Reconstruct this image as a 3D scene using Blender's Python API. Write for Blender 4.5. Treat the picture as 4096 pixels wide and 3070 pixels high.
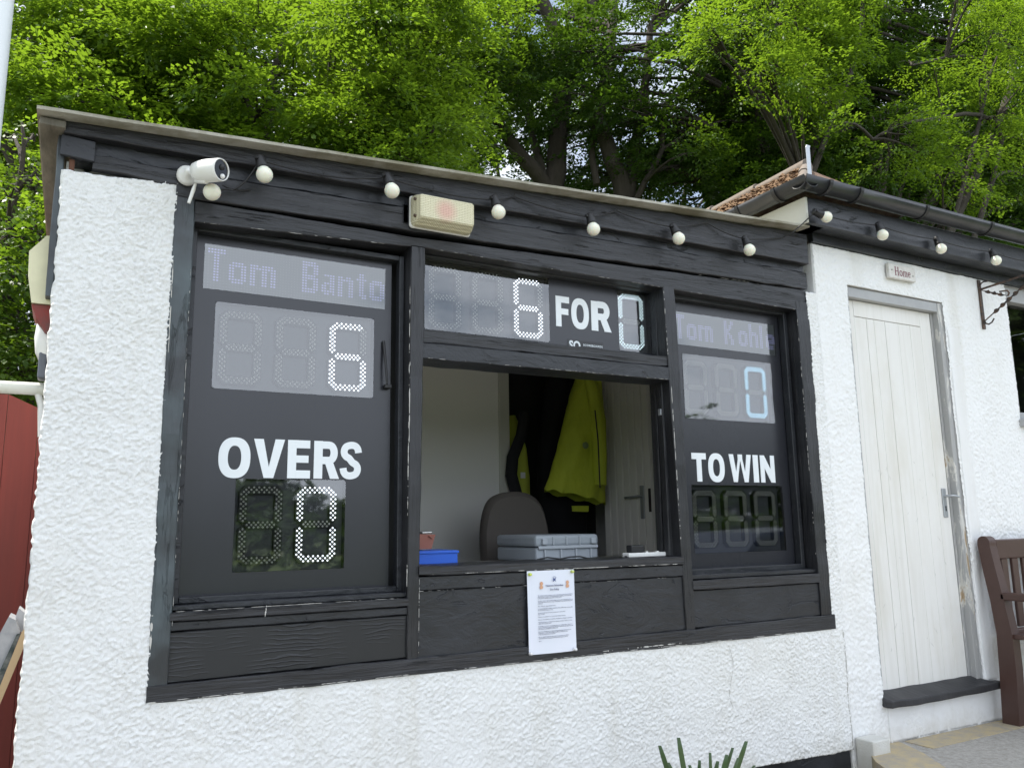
import bpy, bmesh, math, random
import numpy as np
from mathutils import Vector, Matrix, noise
random.seed(7); RNG = np.random.default_rng(11)
for o in list(bpy.data.objects): bpy.data.objects.remove(o)
R = math.radians
COL = bpy.context.scene.collection
# ------------------------------------------------------------------ camera, sky, sun, exposure
# world frame: wall face is the plane y=0, x runs right along it, z=0 is eye height, the ground is near z=-1.6
YAW, PITCH, ROLL, F, CAMY = R(28.855), R(9.826), R(-.889), 3233.0, -2.8018
fw = Vector((math.sin(YAW)*math.cos(PITCH), math.cos(YAW)*math.cos(PITCH), math.sin(PITCH)))
rt0 = Vector((math.cos(YAW), -math.sin(YAW), 0)); up0 = rt0.cross(fw)
rt = rt0*math.cos(ROLL)+up0*math.sin(ROLL); up = -rt0*math.sin(ROLL)+up0*math.cos(ROLL)
cd = bpy.data.cameras.new('camera'); cam = bpy.data.objects.new('camera', cd); COL.objects.link(cam)
cam.matrix_world = Matrix(((rt.x, up.x, -fw.x, 0), (rt.y, up.y, -fw.y, CAMY), (rt.z, up.z, -fw.z, 0), (0, 0, 0, 1)))
cd.sensor_width = 36; cd.lens = 36*F/4096; cd.clip_start = .02; cd.clip_end = 2000
sc = bpy.context.scene; sc.camera = cam
sc.render.resolution_x, sc.render.resolution_y = 1024, 767
sc.view_settings.view_transform = 'Standard'; sc.view_settings.look = 'None'
sc.view_settings.exposure = .78; sc.view_settings.gamma = 1
SUN = Vector((-.42, .30, .86)).normalized()
sun_el = math.asin(SUN.z); sun_az = math.atan2(SUN.x, SUN.y)
w = bpy.data.worlds.new('World'); sc.world = w; w.use_nodes = True
nt = w.node_tree; nt.nodes.clear(); N = nt.nodes.new; Lk = nt.links.new
sky = N('ShaderNodeTexSky'); sky.sky_type = 'NISHITA'; sky.sun_disc = False; sky.sun_elevation = sun_el; sky.sun_rotation = sun_az
sky.air_density = 1.0; sky.dust_density = .6
tc = N('ShaderNodeTexCoord'); mp = N('ShaderNodeMapping'); mp.inputs['Scale'].default_value = (1, 1, 2.2); Lk(tc.outputs['Generated'], mp.inputs[0])
nz = N('ShaderNodeTexNoise'); nz.inputs['Scale'].default_value = 2.3; nz.inputs['Detail'].default_value = 7; nz.inputs['Roughness'].default_value = .6; Lk(mp.outputs[0], nz.inputs['Vector'])
cr = N('ShaderNodeValToRGB'); cr.color_ramp.elements[0].position = .30; cr.color_ramp.elements[1].position = .48; Lk(nz.outputs[0], cr.inputs[0])
mx = N('ShaderNodeMix'); mx.data_type = 'RGBA'; Lk(cr.outputs[0], mx.inputs[0]); Lk(sky.outputs[0], mx.inputs[6])
# sunlit cloud bank over the field (towards -y), thinner grey cloud behind the wood
dt = N('ShaderNodeVectorMath'); dt.operation = 'DOT_PRODUCT'; Lk(tc.outputs['Generated'], dt.inputs[0]); dt.inputs[1].default_value = (.25, -.95, .15)
cb = N('ShaderNodeValToRGB'); cb.color_ramp.elements[0].position = .1; cb.color_ramp.elements[0].color = (6.4, 6.9, 7.6, 1); cb.color_ramp.elements[1].position = .8; cb.color_ramp.elements[1].color = (11.2, 12.2, 13.8, 1)
Lk(dt.outputs['Value'], cb.inputs[0]); Lk(cb.outputs[0], mx.inputs[7])
bg = N('ShaderNodeBackground'); Lk(mx.outputs[2], bg.inputs[0]); bg.inputs[1].default_value = .1
wo = N('ShaderNodeOutputWorld'); Lk(bg.outputs[0], wo.inputs[0])
sd = bpy.data.lights.new('sun', 'SUN'); sd.energy = 5.0; sd.angle = R(.5); sd.color = (1, .95, .86)
so = bpy.data.objects.new('sun', sd); COL.objects.link(so); so.rotation_euler = SUN.to_track_quat('Z', 'Y').to_euler()
sc.cycles.max_bounces = 8; sc.cycles.transparent_max_bounces = 16; sc.cycles.diffuse_bounces = 4

def W(px, py, y=0.0):            # where a sight line of the survey picture (4096 wide) meets the vertical plane at depth y
    d = fw*F+rt*(px-2048)-up*(py-1535); t = (y-CAMY)/d.y
    return Vector((d.x*t, y, d.z*t))

# ------------------------------------------------------------------ materials
class M:
    def __init__(s, name, col=(.5, .5, .5), rough=.5, **kw):
        s.m = bpy.data.materials.new(name); s.m.use_nodes = True; s.nt = s.m.node_tree
        s.b = s.nt.nodes['Principled BSDF']; s.out = s.nt.nodes['Material Output']
        s.b.inputs['Base Color'].default_value = (*col, 1); s.b.inputs['Roughness'].default_value = rough
        for k, v in kw.items(): s.b.inputs[k.replace('_', ' ')].default_value = v
        s.geo = None
    def n(s, t, **kw):
        x = s.nt.nodes.new('ShaderNode'+t)
        for k, v in kw.items():
            if isinstance(k, str) and hasattr(x, k): setattr(x, k, v)
            else: x.inputs[k.replace('_', ' ')].default_value = v
        return x
    def l(s, a, b): s.nt.links.new(a, b); return s
    def pos(s, scale=(1, 1, 1), rot=(0, 0, 0)):
        if not s.geo: s.geo = s.n('NewGeometry')
        m = s.n('Mapping'); m.inputs['Scale'].default_value = scale; m.inputs['Rotation'].default_value = rot
        s.l(s.geo.outputs['Position'], m.inputs[0]); return m.outputs[0]
    def noise(s, scale, detail=3, rough=.5, vs=(1, 1, 1), dist=0):
        x = s.n('TexNoise'); x.inputs['Scale'].default_value = scale; x.inputs['Detail'].default_value = detail
        x.inputs['Roughness'].default_value = rough; x.inputs['Distortion'].default_value = dist
        s.l(s.pos(vs), x.inputs['Vector']); return x.outputs[0]
    def ramp(s, a, p0, p1, c0=(0, 0, 0), c1=(1, 1, 1)):
        r = s.n('ValToRGB'); e = r.color_ramp.elements; e[0].position = p0; e[1].position = p1
        e[0].color = (*c0, 1); e[1].color = (*c1, 1); s.l(a, r.inputs[0]); return r.outputs[0]
    def mix(s, f, a, b):
        x = s.n('Mix'); x.data_type = 'RGBA'
        for i, v in ((0, f), (6, a), (7, b)):
            if isinstance(v, (int, float)): x.inputs[i].default_value = v
            elif isinstance(v, tuple): x.inputs[i].default_value = (*v, 1)
            else: s.l(v, x.inputs[i])
        return x.outputs[2]
    def math(s, op, a, b=0.0):
        x = s.n('Math'); x.operation = op
        for i, v in ((0, a), (1, b)):
            if isinstance(v, (int, float)): x.inputs[i].default_value = v
            else: s.l(v, x.inputs[i])
        return x.outputs[0]
    def bump(s, h, strength=.5, dist=.01):
        x = s.n('Bump'); x.inputs['Strength'].default_value = strength; x.inputs['Distance'].default_value = dist
        s.l(h, x.inputs['Height']); s.l(x.outputs[0], s.b.inputs['Normal']); return s
    def col(s, c): s.l(c, s.b.inputs['Base Color']); return s
    def rgh(s, c): s.l(c, s.b.inputs['Roughness']); return s

def black_paint(name, vs, base=(.0125, .013, .0155), worn=(.027, .0275, .031)):
    m = M(name, rough=.42); g = m.noise(17, 6, .65, vs, 1.4); g2 = m.noise(60, 3, .6, vs); big = m.noise(3.2, 4, .6)
    m.col(m.mix(m.ramp(big, .42, .68), base, worn))
    cr = m.ramp(g, .60, .66); h = m.math('SUBTRACT', m.math('ADD', g, m.math('MULTIPLY', g2, .35)), m.math('MULTIPLY', cr, .6))
    m.bump(h, .9, .006); m.rgh(m.ramp(big, .3, .7, (.30,)*3, (.52,)*3)); return m.m
BLK_H = black_paint('black_painted_timber_horizontal', (.12, 1, 2.2))
BLK_V = black_paint('black_painted_timber_vertical', (2.2, 1, .12))
BLK_S = black_paint('black_painted_smooth_panel', (.3, 1, .6), (.013, .0145, .018), (.022, .024, .029))
BLK_BLUE = black_paint('weathered_black_painted_post', (1.6, 1, .16), (.03, .033, .037), (.085, .11, .12))

def stucco_mat(name, base=(.755, .76, .75), k=1.0):
    m = M(name, rough=.75); a = m.noise(110, 3, .62); b = m.noise(230, 2, .5)
    h = m.math('ADD', a, m.math('MULTIPLY', b, .35)); m.bump(h, .55*k, .006)
    d = m.ramp(m.noise(2.1, 5, .62, (1, 1, .45)), .50, .78); c = m.mix(m.math('MULTIPLY', d, .22), base, (.60, .57, .47))
    # rain streaks under the timber
    st = m.ramp(m.noise(5, 4, .6, (1, 1, .06)), .56, .74); c = m.mix(m.math('MULTIPLY', st, .30), c, (.52, .49, .40))
    sx = m.n('SeparateXYZ'); m.l(m.pos(), sx.inputs[0]); lowb = m.ramp(m.math('ADD', m.math('ADD', sx.outputs[2], 1.1), m.math('MULTIPLY', m.noise(11, 5, .7), .30)), .10, .26, (1, 1, 1), (0, 0, 0)); c = m.mix(m.math('MULTIPLY', lowb, .45), c, (.40, .36, .27))
    f = m.ramp(m.noise(26, 4, .7), .62, .72); c = m.mix(m.math('MULTIPLY', f, .14), c, (.5, .5, .46))
    m.col(c); return m.m
STUCCO = stucco_mat('white_roughcast_render'); STUCCO2 = stucco_mat('white_pebble_render', (.775, .78, .775), .6)
SMOOTHW = stucco_mat('white_smooth_render', (.755, .76, .76), .18)

def simple(name, col, rough=.5, bs=0, bst=.3, var=0, vcol=None, vscale=6, **kw):
    m = M(name, col, rough, **kw)
    if bs: m.bump(m.noise(bs, 4, .6), bst, .004)
    if var: m.col(m.mix(m.math('MULTIPLY', m.ramp(m.noise(vscale, 5, .6), .42, .7), var), col, vcol or tuple(c*.5 for c in col)))
    return m.m
BOARD = simple('matt_black_board', (.017, .018, .023), .27, 200, .03, .3, (.022, .024, .031), 4, IOR=1.55)
LETTER = simple('white_vinyl_lettering', (.74, .78, .80), .4)
BACKING = simple('dark_grey_circuit_board', (.105, .112, .128), .5)
DIGIT = simple('grey_digit_moulding', (.030, .032, .034), .5)
LED_OFF = simple('unlit_led_lens', (.93, .93, .86), .12)
def emit(name, col, s, base=(.8, .8, .8)):
    m = M(name, base, .3); m.b.inputs['Emission Color'].default_value = (*col, 1); m.b.inputs['Emission Strength'].default_value = s; return m.m
LED_W = emit('lit_white_led', (.86, .93, 1), 1.3); LED_B = emit('lit_cool_blue_led', (.36, .74, 1), 1.0)
LED_P = emit('lit_lavender_led', (.44, .44, .90), .15, (.5, .5, .7)); MATBACK = simple('matrix_face', (.22, .24, .24), .5)
MATDOT = simple('matrix_dot', (.5, .52, .52), .2)
def thin_glass(name, ior=1.75, tint=(1, 1, 1), rough=0.0):
    m = M(name); nt = m.nt; nt.nodes.remove(m.b)
    t = m.n('BsdfTransparent'); t.inputs[0].default_value = (*tint, 1); g = m.n('BsdfGlossy'); g.inputs['Roughness'].default_value = rough
    f = m.n('Fresnel'); f.inputs[0].default_value = ior; mx = m.n('MixShader'); m.l(f.outputs[0], mx.inputs[0]); m.l(t.outputs[0], mx.inputs[1]); m.l(g.outputs[0], mx.inputs[2])
    m.l(mx.outputs[0], m.out.inputs[0]); return m.m
GLASS = thin_glass('acrylic_display_window', 2.5, (.98, .99, 1), .025); WINGLASS = thin_glass('window_glass', 1.5, (.7, .75, .75))
def wood_white():
    m = M('white_painted_boards', rough=.5); g = m.noise(7, 5, .6, (2.2, 2.2, .12), .6)
    c = m.mix(m.ramp(g, .45, .75), (.73, .72, .69), (.65, .635, .59)); c = m.mix(m.math('MULTIPLY', m.ramp(m.noise(3, 5, .7, (1, 1, .4)), .5, .7), .35), c, (.58, .55, .46)); m.col(c)
    m.bump(g, .12, .003); return m.m
DOORW = wood_white()
def peeling():
    m = M('grey_paint_peeling_to_timber', rough=.6); g = m.noise(7, 6, .7, (1.6, 1.6, .35), .5)
    a = m.ramp(g, .53, .56); b = m.ramp(g, .60, .62); c = m.mix(a, (.35, .35, .345), (.56, .55, .51)); c = m.mix(b, c, (.38, .29, .19)); m.col(c); m.bump(g, .4, .004); return m.m
PEEL = peeling(); GREYP = simple('grey_gloss_paint', (.34, .345, .35), .45, 40, .2, .25, (.5, .5, .48), 12)
ROOFS = M('weathered_roof_sheet', rough=.8); _g = ROOFS.noise(5, 5, .65, (1, 1, 1)); ROOFS.col(ROOFS.mix(ROOFS.ramp(_g, .4, .62), (.20, .185, .13), (.40, .385, .33))).bump(ROOFS.noise(70, 3), .5, .003); ROOFS = ROOFS.m
SOFFIT = M('weathered_ply_soffit', rough=.85); _g = SOFFIT.noise(6, 5, .7, (3, .5, 1)); SOFFIT.col(SOFFIT.mix(SOFFIT.ramp(_g, .35, .68), (.085, .078, .062), (.20, .185, .15))).bump(_g, .5, .006); SOFFIT = SOFFIT.m
MOSSTILE = M('mossy_clay_tiles', rough=.95); _g = MOSSTILE.noise(11, 6, .7); MOSSTILE.col(MOSSTILE.mix(MOSSTILE.ramp(_g, .42, .6), (.13, .07, .05), (.22, .15, .10))).bump(MOSSTILE.noise(60, 5, .8), 1, .02); MOSSTILE = MOSSTILE.m
MOSS = simple('dry_moss', (.10, .052, .022), 1, 40, 1, .6, (.20, .13, .065), 30)
TILEEDGE = simple('lichen_tile_edge', (.17, .14, .115), .9, 50, .8, .7, (.14, .11, .09), 26)
BLKPLAST = simple('black_plastic', (.018, .019, .022), .33, 90, .08, .5, (.05, .05, .055), 5)
RUBBER = simple('black_rubber', (.012, .012, .013), .5); WPLAST = simple('white_plastic', (.78, .78, .75), .35, var=.2, vcol=(.6, .58, .46), vscale=20)
CREAM = simple('cream_faded_plastic', (.72, .69, .46), .5, var=.4, vcol=(.5, .47, .32), vscale=14)
REDPL = simple('faded_red_plastic', (.22, .025, .015), .55, var=.8, vcol=(.09, .05, .04), vscale=30)
GALV = simple('galvanised_steel', (.42, .44, .46), .4, Metallic=.7, var=.4, vcol=(.3, .31, .33)); STEEL = simple('satin_steel', (.55, .55, .54), .3, Metallic=.9)
RUST = simple('rusty_black_iron', (.04, .033, .03), .7, 120, .5, .8, (.17, .09, .05), 30)
CONC = M('weathered_concrete', rough=.9); _g = CONC.noise(42, 8, .85); CONC.col(CONC.mix(CONC.ramp(_g, .38, .62), (.50, .475, .44), (.30, .28, .245))).bump(CONC.noise(120, 5, .8), 1, .008); CONC = CONC.m
KERBY = M('yellow_lichen_stone', rough=.9); _g = KERBY.noise(16, 6, .7); KERBY.col(KERBY.mix(KERBY.ramp(_g, .38, .66), (.46, .37, .22), (.33, .30, .25))).bump(KERBY.noise(110, 4, .7), .7, .005); KERBY = KERBY.m
BROWN = simple('brown_painted_wood', (.060, .029, .022), .42, 60, .12, .3, (.09, .05, .04), 12)
REDSHED = M('red_painted_boards', rough=.6); _g = REDSHED.noise(12, 5, .6, (2, 2, .15)); REDSHED.col(REDSHED.mix(_g, (.30, .045, .028), (.15, .028, .02))).bump(_g, .3, .004); REDSHED = REDSHED.m
BARK = M('dark_bark', rough=.95); _g = BARK.noise(9, 6, .7, (1.5, 1.5, .35)); BARK.col(BARK.mix(_g, (.022, .018, .014), (.075, .060, .048))).bump(_g, .9, .03); BARK = BARK.m
def leafmat(name, a, b, tr, k=.5):
    m = M(name); nt = m.nt; at = m.n('Attribute'); at.attribute_name = 'tint'; c = m.mix(at.outputs['Fac'], a, b)
    m.col(c); m.b.inputs['Roughness'].default_value = .45; m.b.inputs['Specular IOR Level'].default_value = .35
    t = m.n('BsdfTranslucent'); c2 = m.mix(at.outputs['Fac'], tr, tuple(x*1.25 for x in tr)); m.l(c2, t.inputs[0])
    mx = m.n('MixShader'); mx.inputs[0].default_value = k; m.l(m.b.outputs[0], mx.inputs[1]); m.l(t.outputs[0], mx.inputs[2]); m.l(mx.outputs[0], m.out.inputs[0]); return m.m
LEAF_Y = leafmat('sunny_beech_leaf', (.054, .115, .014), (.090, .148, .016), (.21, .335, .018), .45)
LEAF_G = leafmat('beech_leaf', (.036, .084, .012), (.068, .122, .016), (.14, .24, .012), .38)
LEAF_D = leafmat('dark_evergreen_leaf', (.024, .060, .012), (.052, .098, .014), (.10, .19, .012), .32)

# ------------------------------------------------------------------ mesh helpers
class MB:
    def __init__(s): s.v = []; s.f = []; s.sm = []
    def add(s, v, f, smooth=False):
        k = len(s.v); s.v += [tuple(p) for p in v]; s.f += [tuple(i+k for i in q) for q in f]; s.sm += [smooth]*len(f); return s
    def box(s, x0, x1, y0, y1, z0, z1, mt=None):
        v = [Vector(p) for p in ((x0, y0, z0), (x1, y0, z0), (x1, y1, z0), (x0, y1, z0), (x0, y0, z1), (x1, y0, z1), (x1, y1, z1), (x0, y1, z1))]
        if mt: v = [mt @ p for p in v]
        return s.add(v, [(0, 3, 2, 1), (4, 5, 6, 7), (0, 1, 5, 4), (1, 2, 6, 5), (2, 3, 7, 6), (3, 0, 4, 7)])
    def rbox(s, x0, x1, y0, y1, z0, z1, r=.004, seg=2, mt=None):
        bm = bmesh.new(); bmesh.ops.create_cube(bm, size=1)
        for v in bm.verts: v.co = Vector(((x0+x1)/2+v.co.x*(x1-x0), (y0+y1)/2+v.co.y*(y1-y0), (z0+z1)/2+v.co.z*(z1-z0)))
        bmesh.ops.bevel(bm, geom=bm.edges[:], offset=r, segments=seg, affect='EDGES', profile=.5)
        bm.verts.index_update(); v = [mt @ p.co if mt else p.co.copy() for p in bm.verts]; f = [[q.index for q in p.verts] for p in bm.faces]; bm.free(); return s.add(v, f)
    def tube(s, pts, rad, n=8, cap=True, smooth=True):
        pts = [Vector(p) for p in pts]; rad = rad if isinstance(rad, (list, tuple)) else [rad]*len(pts); v = []; ref = None
        for i, p in enumerate(pts):
            d = (pts[min(i+1, len(pts)-1)]-pts[max(i-1, 0)]).normalized()
            if ref is None: ref = Vector((0, 0, 1)) if abs(d.z) < .9 else Vector((1, 0, 0))
            a = d.cross(ref).normalized(); b = d.cross(a).normalized(); ref = -b if False else ref-(ref.dot(d))*d
            if ref.length < .05: ref = a
            for k in range(n):
                t = 2*math.pi*k/n; v.append(p+(a*math.cos(t)+b*math.sin(t))*rad[i])
        f = [(i*n+k, i*n+(k+1) % n, (i+1)*n+(k+1) % n, (i+1)*n+k) for i in range(len(pts)-1) for k in range(n)]
        s.add(v, f, smooth)
        if cap: s.add(v[:n], [tuple(range(n))]); s.add(v[-n:], [tuple(reversed(range(n)))])
        return s
    def lathe(s, prof, mt=Matrix(), n=24, smooth=True):        # prof: (r, h) along local z
        v = []
        for r, h in prof:
            for k in range(n): t = 2*math.pi*k/n; v.append(mt @ Vector((r*math.cos(t), r*math.sin(t), h)))
        f = [(i*n+k, i*n+(k+1) % n, (i+1)*n+(k+1) % n, (i+1)*n+k) for i in range(len(prof)-1) for k in range(n)]
        return s.add(v, f, smooth)
    def prism(s, poly, y0, y1):                                  # polygon of (x, z) between depths y0 and y1
        n = len(poly); v = [(p[0], y0, p[1]) for p in poly]+[(p[0], y1, p[1]) for p in poly]
        a = sum(poly[i][0]*poly[(i+1) % n][1]-poly[(i+1) % n][0]*poly[i][1] for i in range(n))
        f = [tuple(range(n)), tuple(range(2*n-1, n-1, -1))]+[((i+1) % n, i, i+n, (i+1) % n+n) for i in range(n)]
        if a < 0: f = [tuple(reversed(q)) for q in f]
        return s.add(v, f)
    def ring(s, out, inn, y0, y1):
        n = len(out); v = [(p[0], y0, p[1]) for p in out]+[(p[0], y0, p[1]) for p in inn]+[(p[0], y1, p[1]) for p in out]+[(p[0], y1, p[1]) for p in inn]; f = []
        for i in range(n):
            j = (i+1) % n; f += [(i, j, n+j, n+i), (i, 2*n+i, 2*n+j, j), (n+i, n+j, 3*n+j, 3*n+i)]
        return s.add(v, f)
def obj(name, mb, mat, parent=None, shade=False, smooth_all=False):
    L = parent.matrix_basis.translation if parent else Vector((0, 0, 0))
    p = parent
    if p and p.parent: L = L+p.parent.matrix_basis.translation
    me = bpy.data.meshes.new(name); me.from_pydata([tuple(Vector(q)-L) for q in mb.v], [], mb.f); me.materials.append(mat)
    me.polygons.foreach_set('use_smooth', [True]*len(mb.f) if smooth_all else mb.sm); me.update()
    o = bpy.data.objects.new(name, me); COL.objects.link(o)
    if parent: o.parent = parent
    return o
def tag(o, label=None, cat=None, group=None, kind=None):
    if label: o['label'] = label
    if cat: o['category'] = cat
    if group: o['group'] = group
    if kind: o['kind'] = kind
    return o
def thing(name, label, cat, loc=(0, 0, 0), group=None):
    o = bpy.data.objects.new(name, None); COL.objects.link(o); o.location = loc; o.empty_display_size = .1; return tag(o, label, cat, group)

def plank(mb, x0, x1, za0, za1, zb0, zb1, y0, y1, ch=.003, wob=.0012, along='x', seed=0, step=.05, xb0=None, xb1=None):
    """old timber member. along x: left end spans za0..za1, right end zb0..zb1. along z: bottom spans x0..x1 at za0, top xb0..xb1 at za1"""
    if along == 'x': L = x1-x0
    else: L = za1-za0; xb0 = x0 if xb0 is None else xb0; xb1 = x1 if xb1 is None else xb1
    n = max(2, int(L/step)); rings = []
    for i in range(n+1):
        t = i/n
        if along == 'x': lo, hi = za0+(zb0-za0)*t, za1+(zb1-za1)*t; c = x0+L*t
        else: lo, hi = x0+(xb0-x0)*t, x1+(xb1-x1)*t; c = za0+L*t
        q = [noise.noise(Vector((c*9+seed*3.7, k*5.1+seed, 0)))*wob*2+noise.noise(Vector((c*45+seed, k*7.7, 3)))*wob for k in range(3)]
        lo += q[0]; hi += q[1]; yf = y0+q[2]
        e = ch if 0 < i < n else ch
        sec = [(lo, y1), (lo, yf+e), (lo+e, yf), (hi-e, yf), (hi, yf+e), (hi, y1)]
        if i in (0, n):
            sec = [(min(max(a, lo+e*.4), hi-e*.4), b+(e*.5 if b < y1 else 0)) for a, b in sec]
        rings.append([(c, b, a) if along == 'x' else (a, b, c) for a, b in sec])
    v = [p for r in rings for p in r]; f = []
    for i in range(n):
        for k in range(6):
            a, b = i*6+k, i*6+(k+1) % 6; q = (a, b, b+6, a+6); f.append(q if along == 'x' else tuple(reversed(q)))
    f.append(tuple(range(6)) if along != 'x' else tuple(reversed(range(6)))); k = n*6; f.append(tuple(k+i for i in (range(6) if along == 'x' else reversed(range(6)))))
    return mb.add(v, f)

def catmull(P_, m=4):
    o = []
    for i in range(len(P_)-1):
        p0, a, b, p3 = Vector(P_[max(i-1, 0)]), Vector(P_[i]), Vector(P_[i+1]), Vector(P_[min(i+2, len(P_)-1)])
        for k in range(m): t = k/m; q = .5*((2*a)+(b-p0)*t+(2*p0-5*a+4*b-p3)*t*t+(3*a-p0-3*b+p3)*t**3); o.append((q.x, q.y))
    return o+[tuple(P_[-1])]
def vnoise(x, z, seed):           # vectorised value noise
    xi = np.floor(x).astype(np.int64); zi = np.floor(z).astype(np.int64); fx = x-xi; fz = z-zi; fx = fx*fx*(3-2*fx); fz = fz*fz*(3-2*fz)
    def h(a, b):
        n = (a*374761393+b*668265263+seed*1442695041) & 0x7fffffff; n = (n ^ (n >> 13))*1274126177 & 0x7fffffff; n = n ^ (n >> 16); return (n & 0xffff)/65535.0
    return (h(xi, zi)*(1-fx)+h(xi+1, zi)*fx)*(1-fz)+(h(xi, zi+1)*(1-fx)+h(xi+1, zi+1)*fx)*fz
def rough_wall(name, x0, x1, zb, zt, mat, parent, cell=.007, amp=.006, y=0.0, thick=.10, seed=1, edge=(0, 0, 0, 0), gs=85, holes=()):
    """render-coated wall slab, front face a relief of lumps. zb, zt: functions of x. edge: wobble of left,right,bottom,top"""
    nx = max(2, int((x1-x0)/cell)); H = max(zt(x0)-zb(x0), zt(x1)-zb(x1)); nz = max(2, int(H/cell))
    X = np.linspace(x0, x1, nx+1)[None, :].repeat(nz+1, 0); T = np.linspace(0, 1, nz+1)[:, None].repeat(nx+1, 1)
    B = np.array([zb(a) for a in X[0]])[None, :]; Tp = np.array([zt(a) for a in X[0]])[None, :]
    Z = B+(Tp-B)*T
    wx, wz = vnoise(X*31, Z*31, seed+2)*1.1, vnoise(X*31+7, Z*31, seed+3)*1.1
    g = vnoise(X*gs+Z*21+wx, Z*gs-X*17+wz, seed)*.62+vnoise(X*gs*1.9-Z*33, Z*gs*1.9+X*29, seed+5)*.38; g2 = vnoise(X*9, Z*9, seed+9)
    g = np.clip(g*2.0-.6, 0, 1)*(.7+.6*vnoise(X*5, Z*5, seed+7))
    Y = y-amp*g-.006*(g2-.5)
    wob = (vnoise(Z*70, X*0+seed, 3)-.5)+(vnoise(Z*14, X*0+seed, 4)-.5)
    wobx = (vnoise(X*70, Z*0+seed, 6)-.5)+(vnoise(X*14, Z*0+seed, 8)-.5)
    X = X.copy(); X[:, 0] += wob[:, 0]*edge[0]; X[:, -1] += wob[:, -1]*edge[1]; Z[0, :] += wobx[0]*edge[2]; Z[-1, :] += wobx[-1]*edge[3]
    # roll the rim back so the coat has a soft edge
    for sl, on in ((np.s_[:, 0], edge[0]), (np.s_[:, -1], edge[1]), (np.s_[0, :], edge[2]), (np.s_[-1, :], edge[3])):
        if on: Y[sl] += .009
    V = np.stack([X, Y, Z], -1).reshape(-1, 3); a = np.arange((nz+1)*(nx+1)).reshape(nz+1, nx+1)
    Fq = np.stack([a[:-1, :-1], a[:-1, 1:], a[1:, 1:], a[1:, :-1]], -1).reshape(-1, 4)
    for h in holes:
        cx, cz = V[Fq][:, :, 0].mean(1), V[Fq][:, :, 2].mean(1); Fq = Fq[~((cx > h[0]) & (cx < h[1]) & (cz > h[2]) & (cz < h[3]))]
    rim = np.concatenate([a[0, :], a[1:, -1], a[-1, -2::-1], a[-2:0:-1, 0]]); nb = len(V); Vb = V[rim].copy(); Vb[:, 1] = y+thick
    V = np.concatenate([V, Vb]); m = len(rim); i = np.arange(m); j = (i+1) % m
    Fr = np.stack([rim[i], nb+i, nb+j, rim[j]], -1); Fq = np.concatenate([Fq, Fr])
    return npmesh(name, V, Fq, mat, parent, True)
def npmesh(name, V, Fq, mat, parent=None, smooth=False, tint=None):
    L = np.array(parent.location) if parent else np.zeros(3)
    me = bpy.data.meshes.new(name); k = Fq.shape[1]; me.vertices.add(len(V)); me.vertices.foreach_set('co', (V-L).astype(np.float32).ravel())
    me.loops.add(Fq.size); me.loops.foreach_set('vertex_index', Fq.astype(np.int32).ravel())
    me.polygons.add(len(Fq)); me.polygons.foreach_set('loop_start', np.arange(0, Fq.size, k, dtype=np.int32)); me.polygons.foreach_set('loop_total', np.full(len(Fq), k, np.int32))
    me.polygons.foreach_set('use_smooth', np.full(len(Fq), smooth)); me.update(calc_edges=True); me.materials.append(mat)
    if tint is not None:
        at = me.attributes.new('tint', 'FLOAT', 'POINT'); at.data.foreach_set('value', tint.astype(np.float32))
    o = bpy.data.objects.new(name, me); COL.objects.link(o)
    if parent: o.parent = parent
    return o

# ------------------------------------------------------------------ ground and paving
GZ = -1.62
grass = M('mown_grass', rough=.9); _g = grass.noise(.6, 6, .7); grass.col(grass.mix(_g, (.060, .10, .020), (.10, .14, .035))).bump(grass.noise(60, 3), .6, .02)
gm = MB(); n = 40
xs = [-400, -120, -50, -25, -14, -8, -4, -1, 2, 5, 8, 12, 18, 30, 60, 150, 400]; ys = [-400, -150, -80, -45, -30, -18, -10, -5, -2, 0, 2.6, 4.2, 6, 9, 13, 18, 26, 40, 80, 200, 400]
def gz(x, y): return GZ if y <= 2.6 else GZ+min((y-2.6)*.16, 2.6)-(.0)
gv = [(x, y, gz(x, y)) for y in ys for x in xs]; nx_ = len(xs)
gm.add(gv, [(j*nx_+i, j*nx_+i+1, (j+1)*nx_+i+1, (j+1)*nx_+i) for j in range(len(ys)-1) for i in range(nx_-1)])
tag(obj('ground', gm, grass.m), 'mown grass ground running from the buildings out to the field', kind='structure')
TARM = M('pale_worn_asphalt', rough=.95); _g = TARM.noise(3, 6, .7); TARM.col(TARM.mix(_g, (.16, .155, .15), (.25, .24, .225))).bump(TARM.noise(180, 3), .5, .004)
tag(obj('path', MB().box(-9, 14, -7.5, 0.2, GZ-.2, GZ+.006), TARM.m), 'grey asphalt path in front of the buildings', kind='structure')
PZ = -1.088
pv = MB(); outer = [(3.47, .02), (3.30, -.17), (2.95, -.75), (2.6, -1.8), (2.4, -3.4), (9, -3.4), (9, .02)]
inner = [(3.70, .02), (3.62, -.17), (3.25, -.75), (2.85, -1.8), (2.65, -3.4), (9, -3.4), (9, .02)]
def slab(mb, poly, z0, z1):
    n = len(poly); v = [(a, b, z1) for a, b in poly]+[(a, b, z0) for a, b in poly]
    return mb.add(v, [tuple(reversed(range(n))), tuple(range(n, 2*n))]+[(i, (i+1) % n, (i+1) % n+n, i+n) for i in range(n)])
slab(pv, inner, GZ-.1, PZ)
pav = tag(obj('pavement', pv, CONC), 'rough grey concrete paving below the white door', kind='structure')
kb = MB()
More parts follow.
